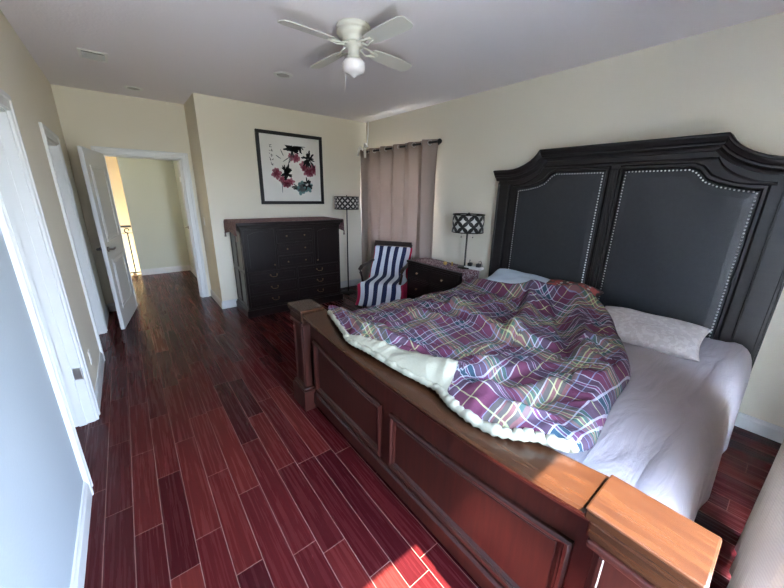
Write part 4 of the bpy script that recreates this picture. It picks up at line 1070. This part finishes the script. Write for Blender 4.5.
# ------------------------------------------------------------------ camera
YAW, PIT, ROL, FPX, CH = 0.67564, 0.29760, 0.02019, 326.676, 1.6623
f = Vector((math.sin(YAW) * math.cos(PIT), math.cos(YAW) * math.cos(PIT), -math.sin(PIT))); rr = Vector((math.cos(YAW), -math.sin(YAW), 0)); uu = rr.cross(f)
r2_ = math.cos(ROL) * rr + math.sin(ROL) * uu; u2_ = -math.sin(ROL) * rr + math.cos(ROL) * uu
cam = bpy.data.cameras.new('camera'); cam.sensor_width = 36; cam.lens = 36 * FPX / 784; cam.clip_start = .01
co = bpy.data.objects.new('camera', cam); col.objects.link(co)
co.matrix_world = Matrix(((r2_.x, u2_.x, -f.x, 0), (r2_.y, u2_.y, -f.y, 0), (r2_.z, u2_.z, -f.z, CH), (0, 0, 0, 1)))
bpy.context.scene.camera = co

# ------------------------------------------------------------------ light
sd_ = Vector((-.012, .60, -1)).normalized()
sun = bpy.data.lights.new('sun', 'SUN'); sun.energy = SUN = 8.5; sun.angle = .009; sun.color = (1, .93, .82)
so = bpy.data.objects.new('sun', sun); col.objects.link(so); so.rotation_euler = (-sd_).to_track_quat('Z', 'Y').to_euler()
wd = bpy.data.worlds.new('sky'); bpy.context.scene.world = wd; wd.use_nodes = True; nt = wd.node_tree; nt.nodes.clear()
wo = nt.nodes.new('ShaderNodeOutputWorld'); bg = nt.nodes.new('ShaderNodeBackground'); L(nt, bg.outputs[0], wo.inputs[0])
tc = nt.nodes.new('ShaderNodeTexCoord'); sp = nt.nodes.new('ShaderNodeSeparateXYZ'); L(nt, tc.outputs['Generated'], sp.inputs[0])
rp = nt.nodes.new('ShaderNodeValToRGB'); L(nt, M_(nt, 'MULTIPLY_ADD', sp.outputs[2], .5, .5), rp.inputs[0])
e = rp.color_ramp.elements; e[0].position = .47; e[0].color = (.30, .32, .28, 1); e[1].position = 1; e[1].color = (.30, .48, .85, 1); x = e.new(.53); x.color = (.66, .80, 1, 1)
L(nt, rp.outputs[0], bg.inputs[0]); bg.inputs[1].default_value = 12
def portal(loc, rot, sx, sy):
    l = bpy.data.lights.new('portal', 'AREA'); l.shape = 'RECTANGLE'; l.size = sx; l.size_y = sy; l.cycles.is_portal = True
    o = bpy.data.objects.new('portal', l); col.objects.link(o); o.location = loc; o.rotation_euler = rot
portal(((G0 + G1) / 2, YN - .125, GZ / 2), (PI / 2, 0, 0), G1 - G0, GZ)
portal((XR + .145, (W0 + W1) / 2, (WZ0 + WZ1) / 2), (0, PI / 2, 0), WZ1 - WZ0, W1 - W0)
def lamp(loc, e_, c, s, name):
    l = bpy.data.lights.new(name, 'POINT'); l.energy = e_; l.color = c; l.shadow_soft_size = s
    o = bpy.data.objects.new(name, l); col.objects.link(o); o.location = loc
lamp((-.7, 7.1, 2.5), 1.6, (.93, 1, .98), .15, 'hall_fill_light')  # unseen point light added to brighten the hall, no fixture modelled
lamp((-1.7, YH + .9, 2.4), .28, (1, .90, .74), .15, 'stairwell_fill_light')  # unseen warm fill added for the stairwell wall

sc = bpy.context.scene
sc.view_settings.view_transform = 'Standard'; sc.view_settings.look = 'None'; sc.view_settings.gamma = 1; sc.view_settings.use_curve_mapping = False
sc.view_settings.exposure = 2.9
sc.cycles.max_bounces = 12; sc.cycles.diffuse_bounces = 8; sc.cycles.glossy_bounces = 5; sc.cycles.caustics_reflective = True
sc.cycles.blur_glossy = 0.5; sc.cycles.sample_clamp_indirect = 8
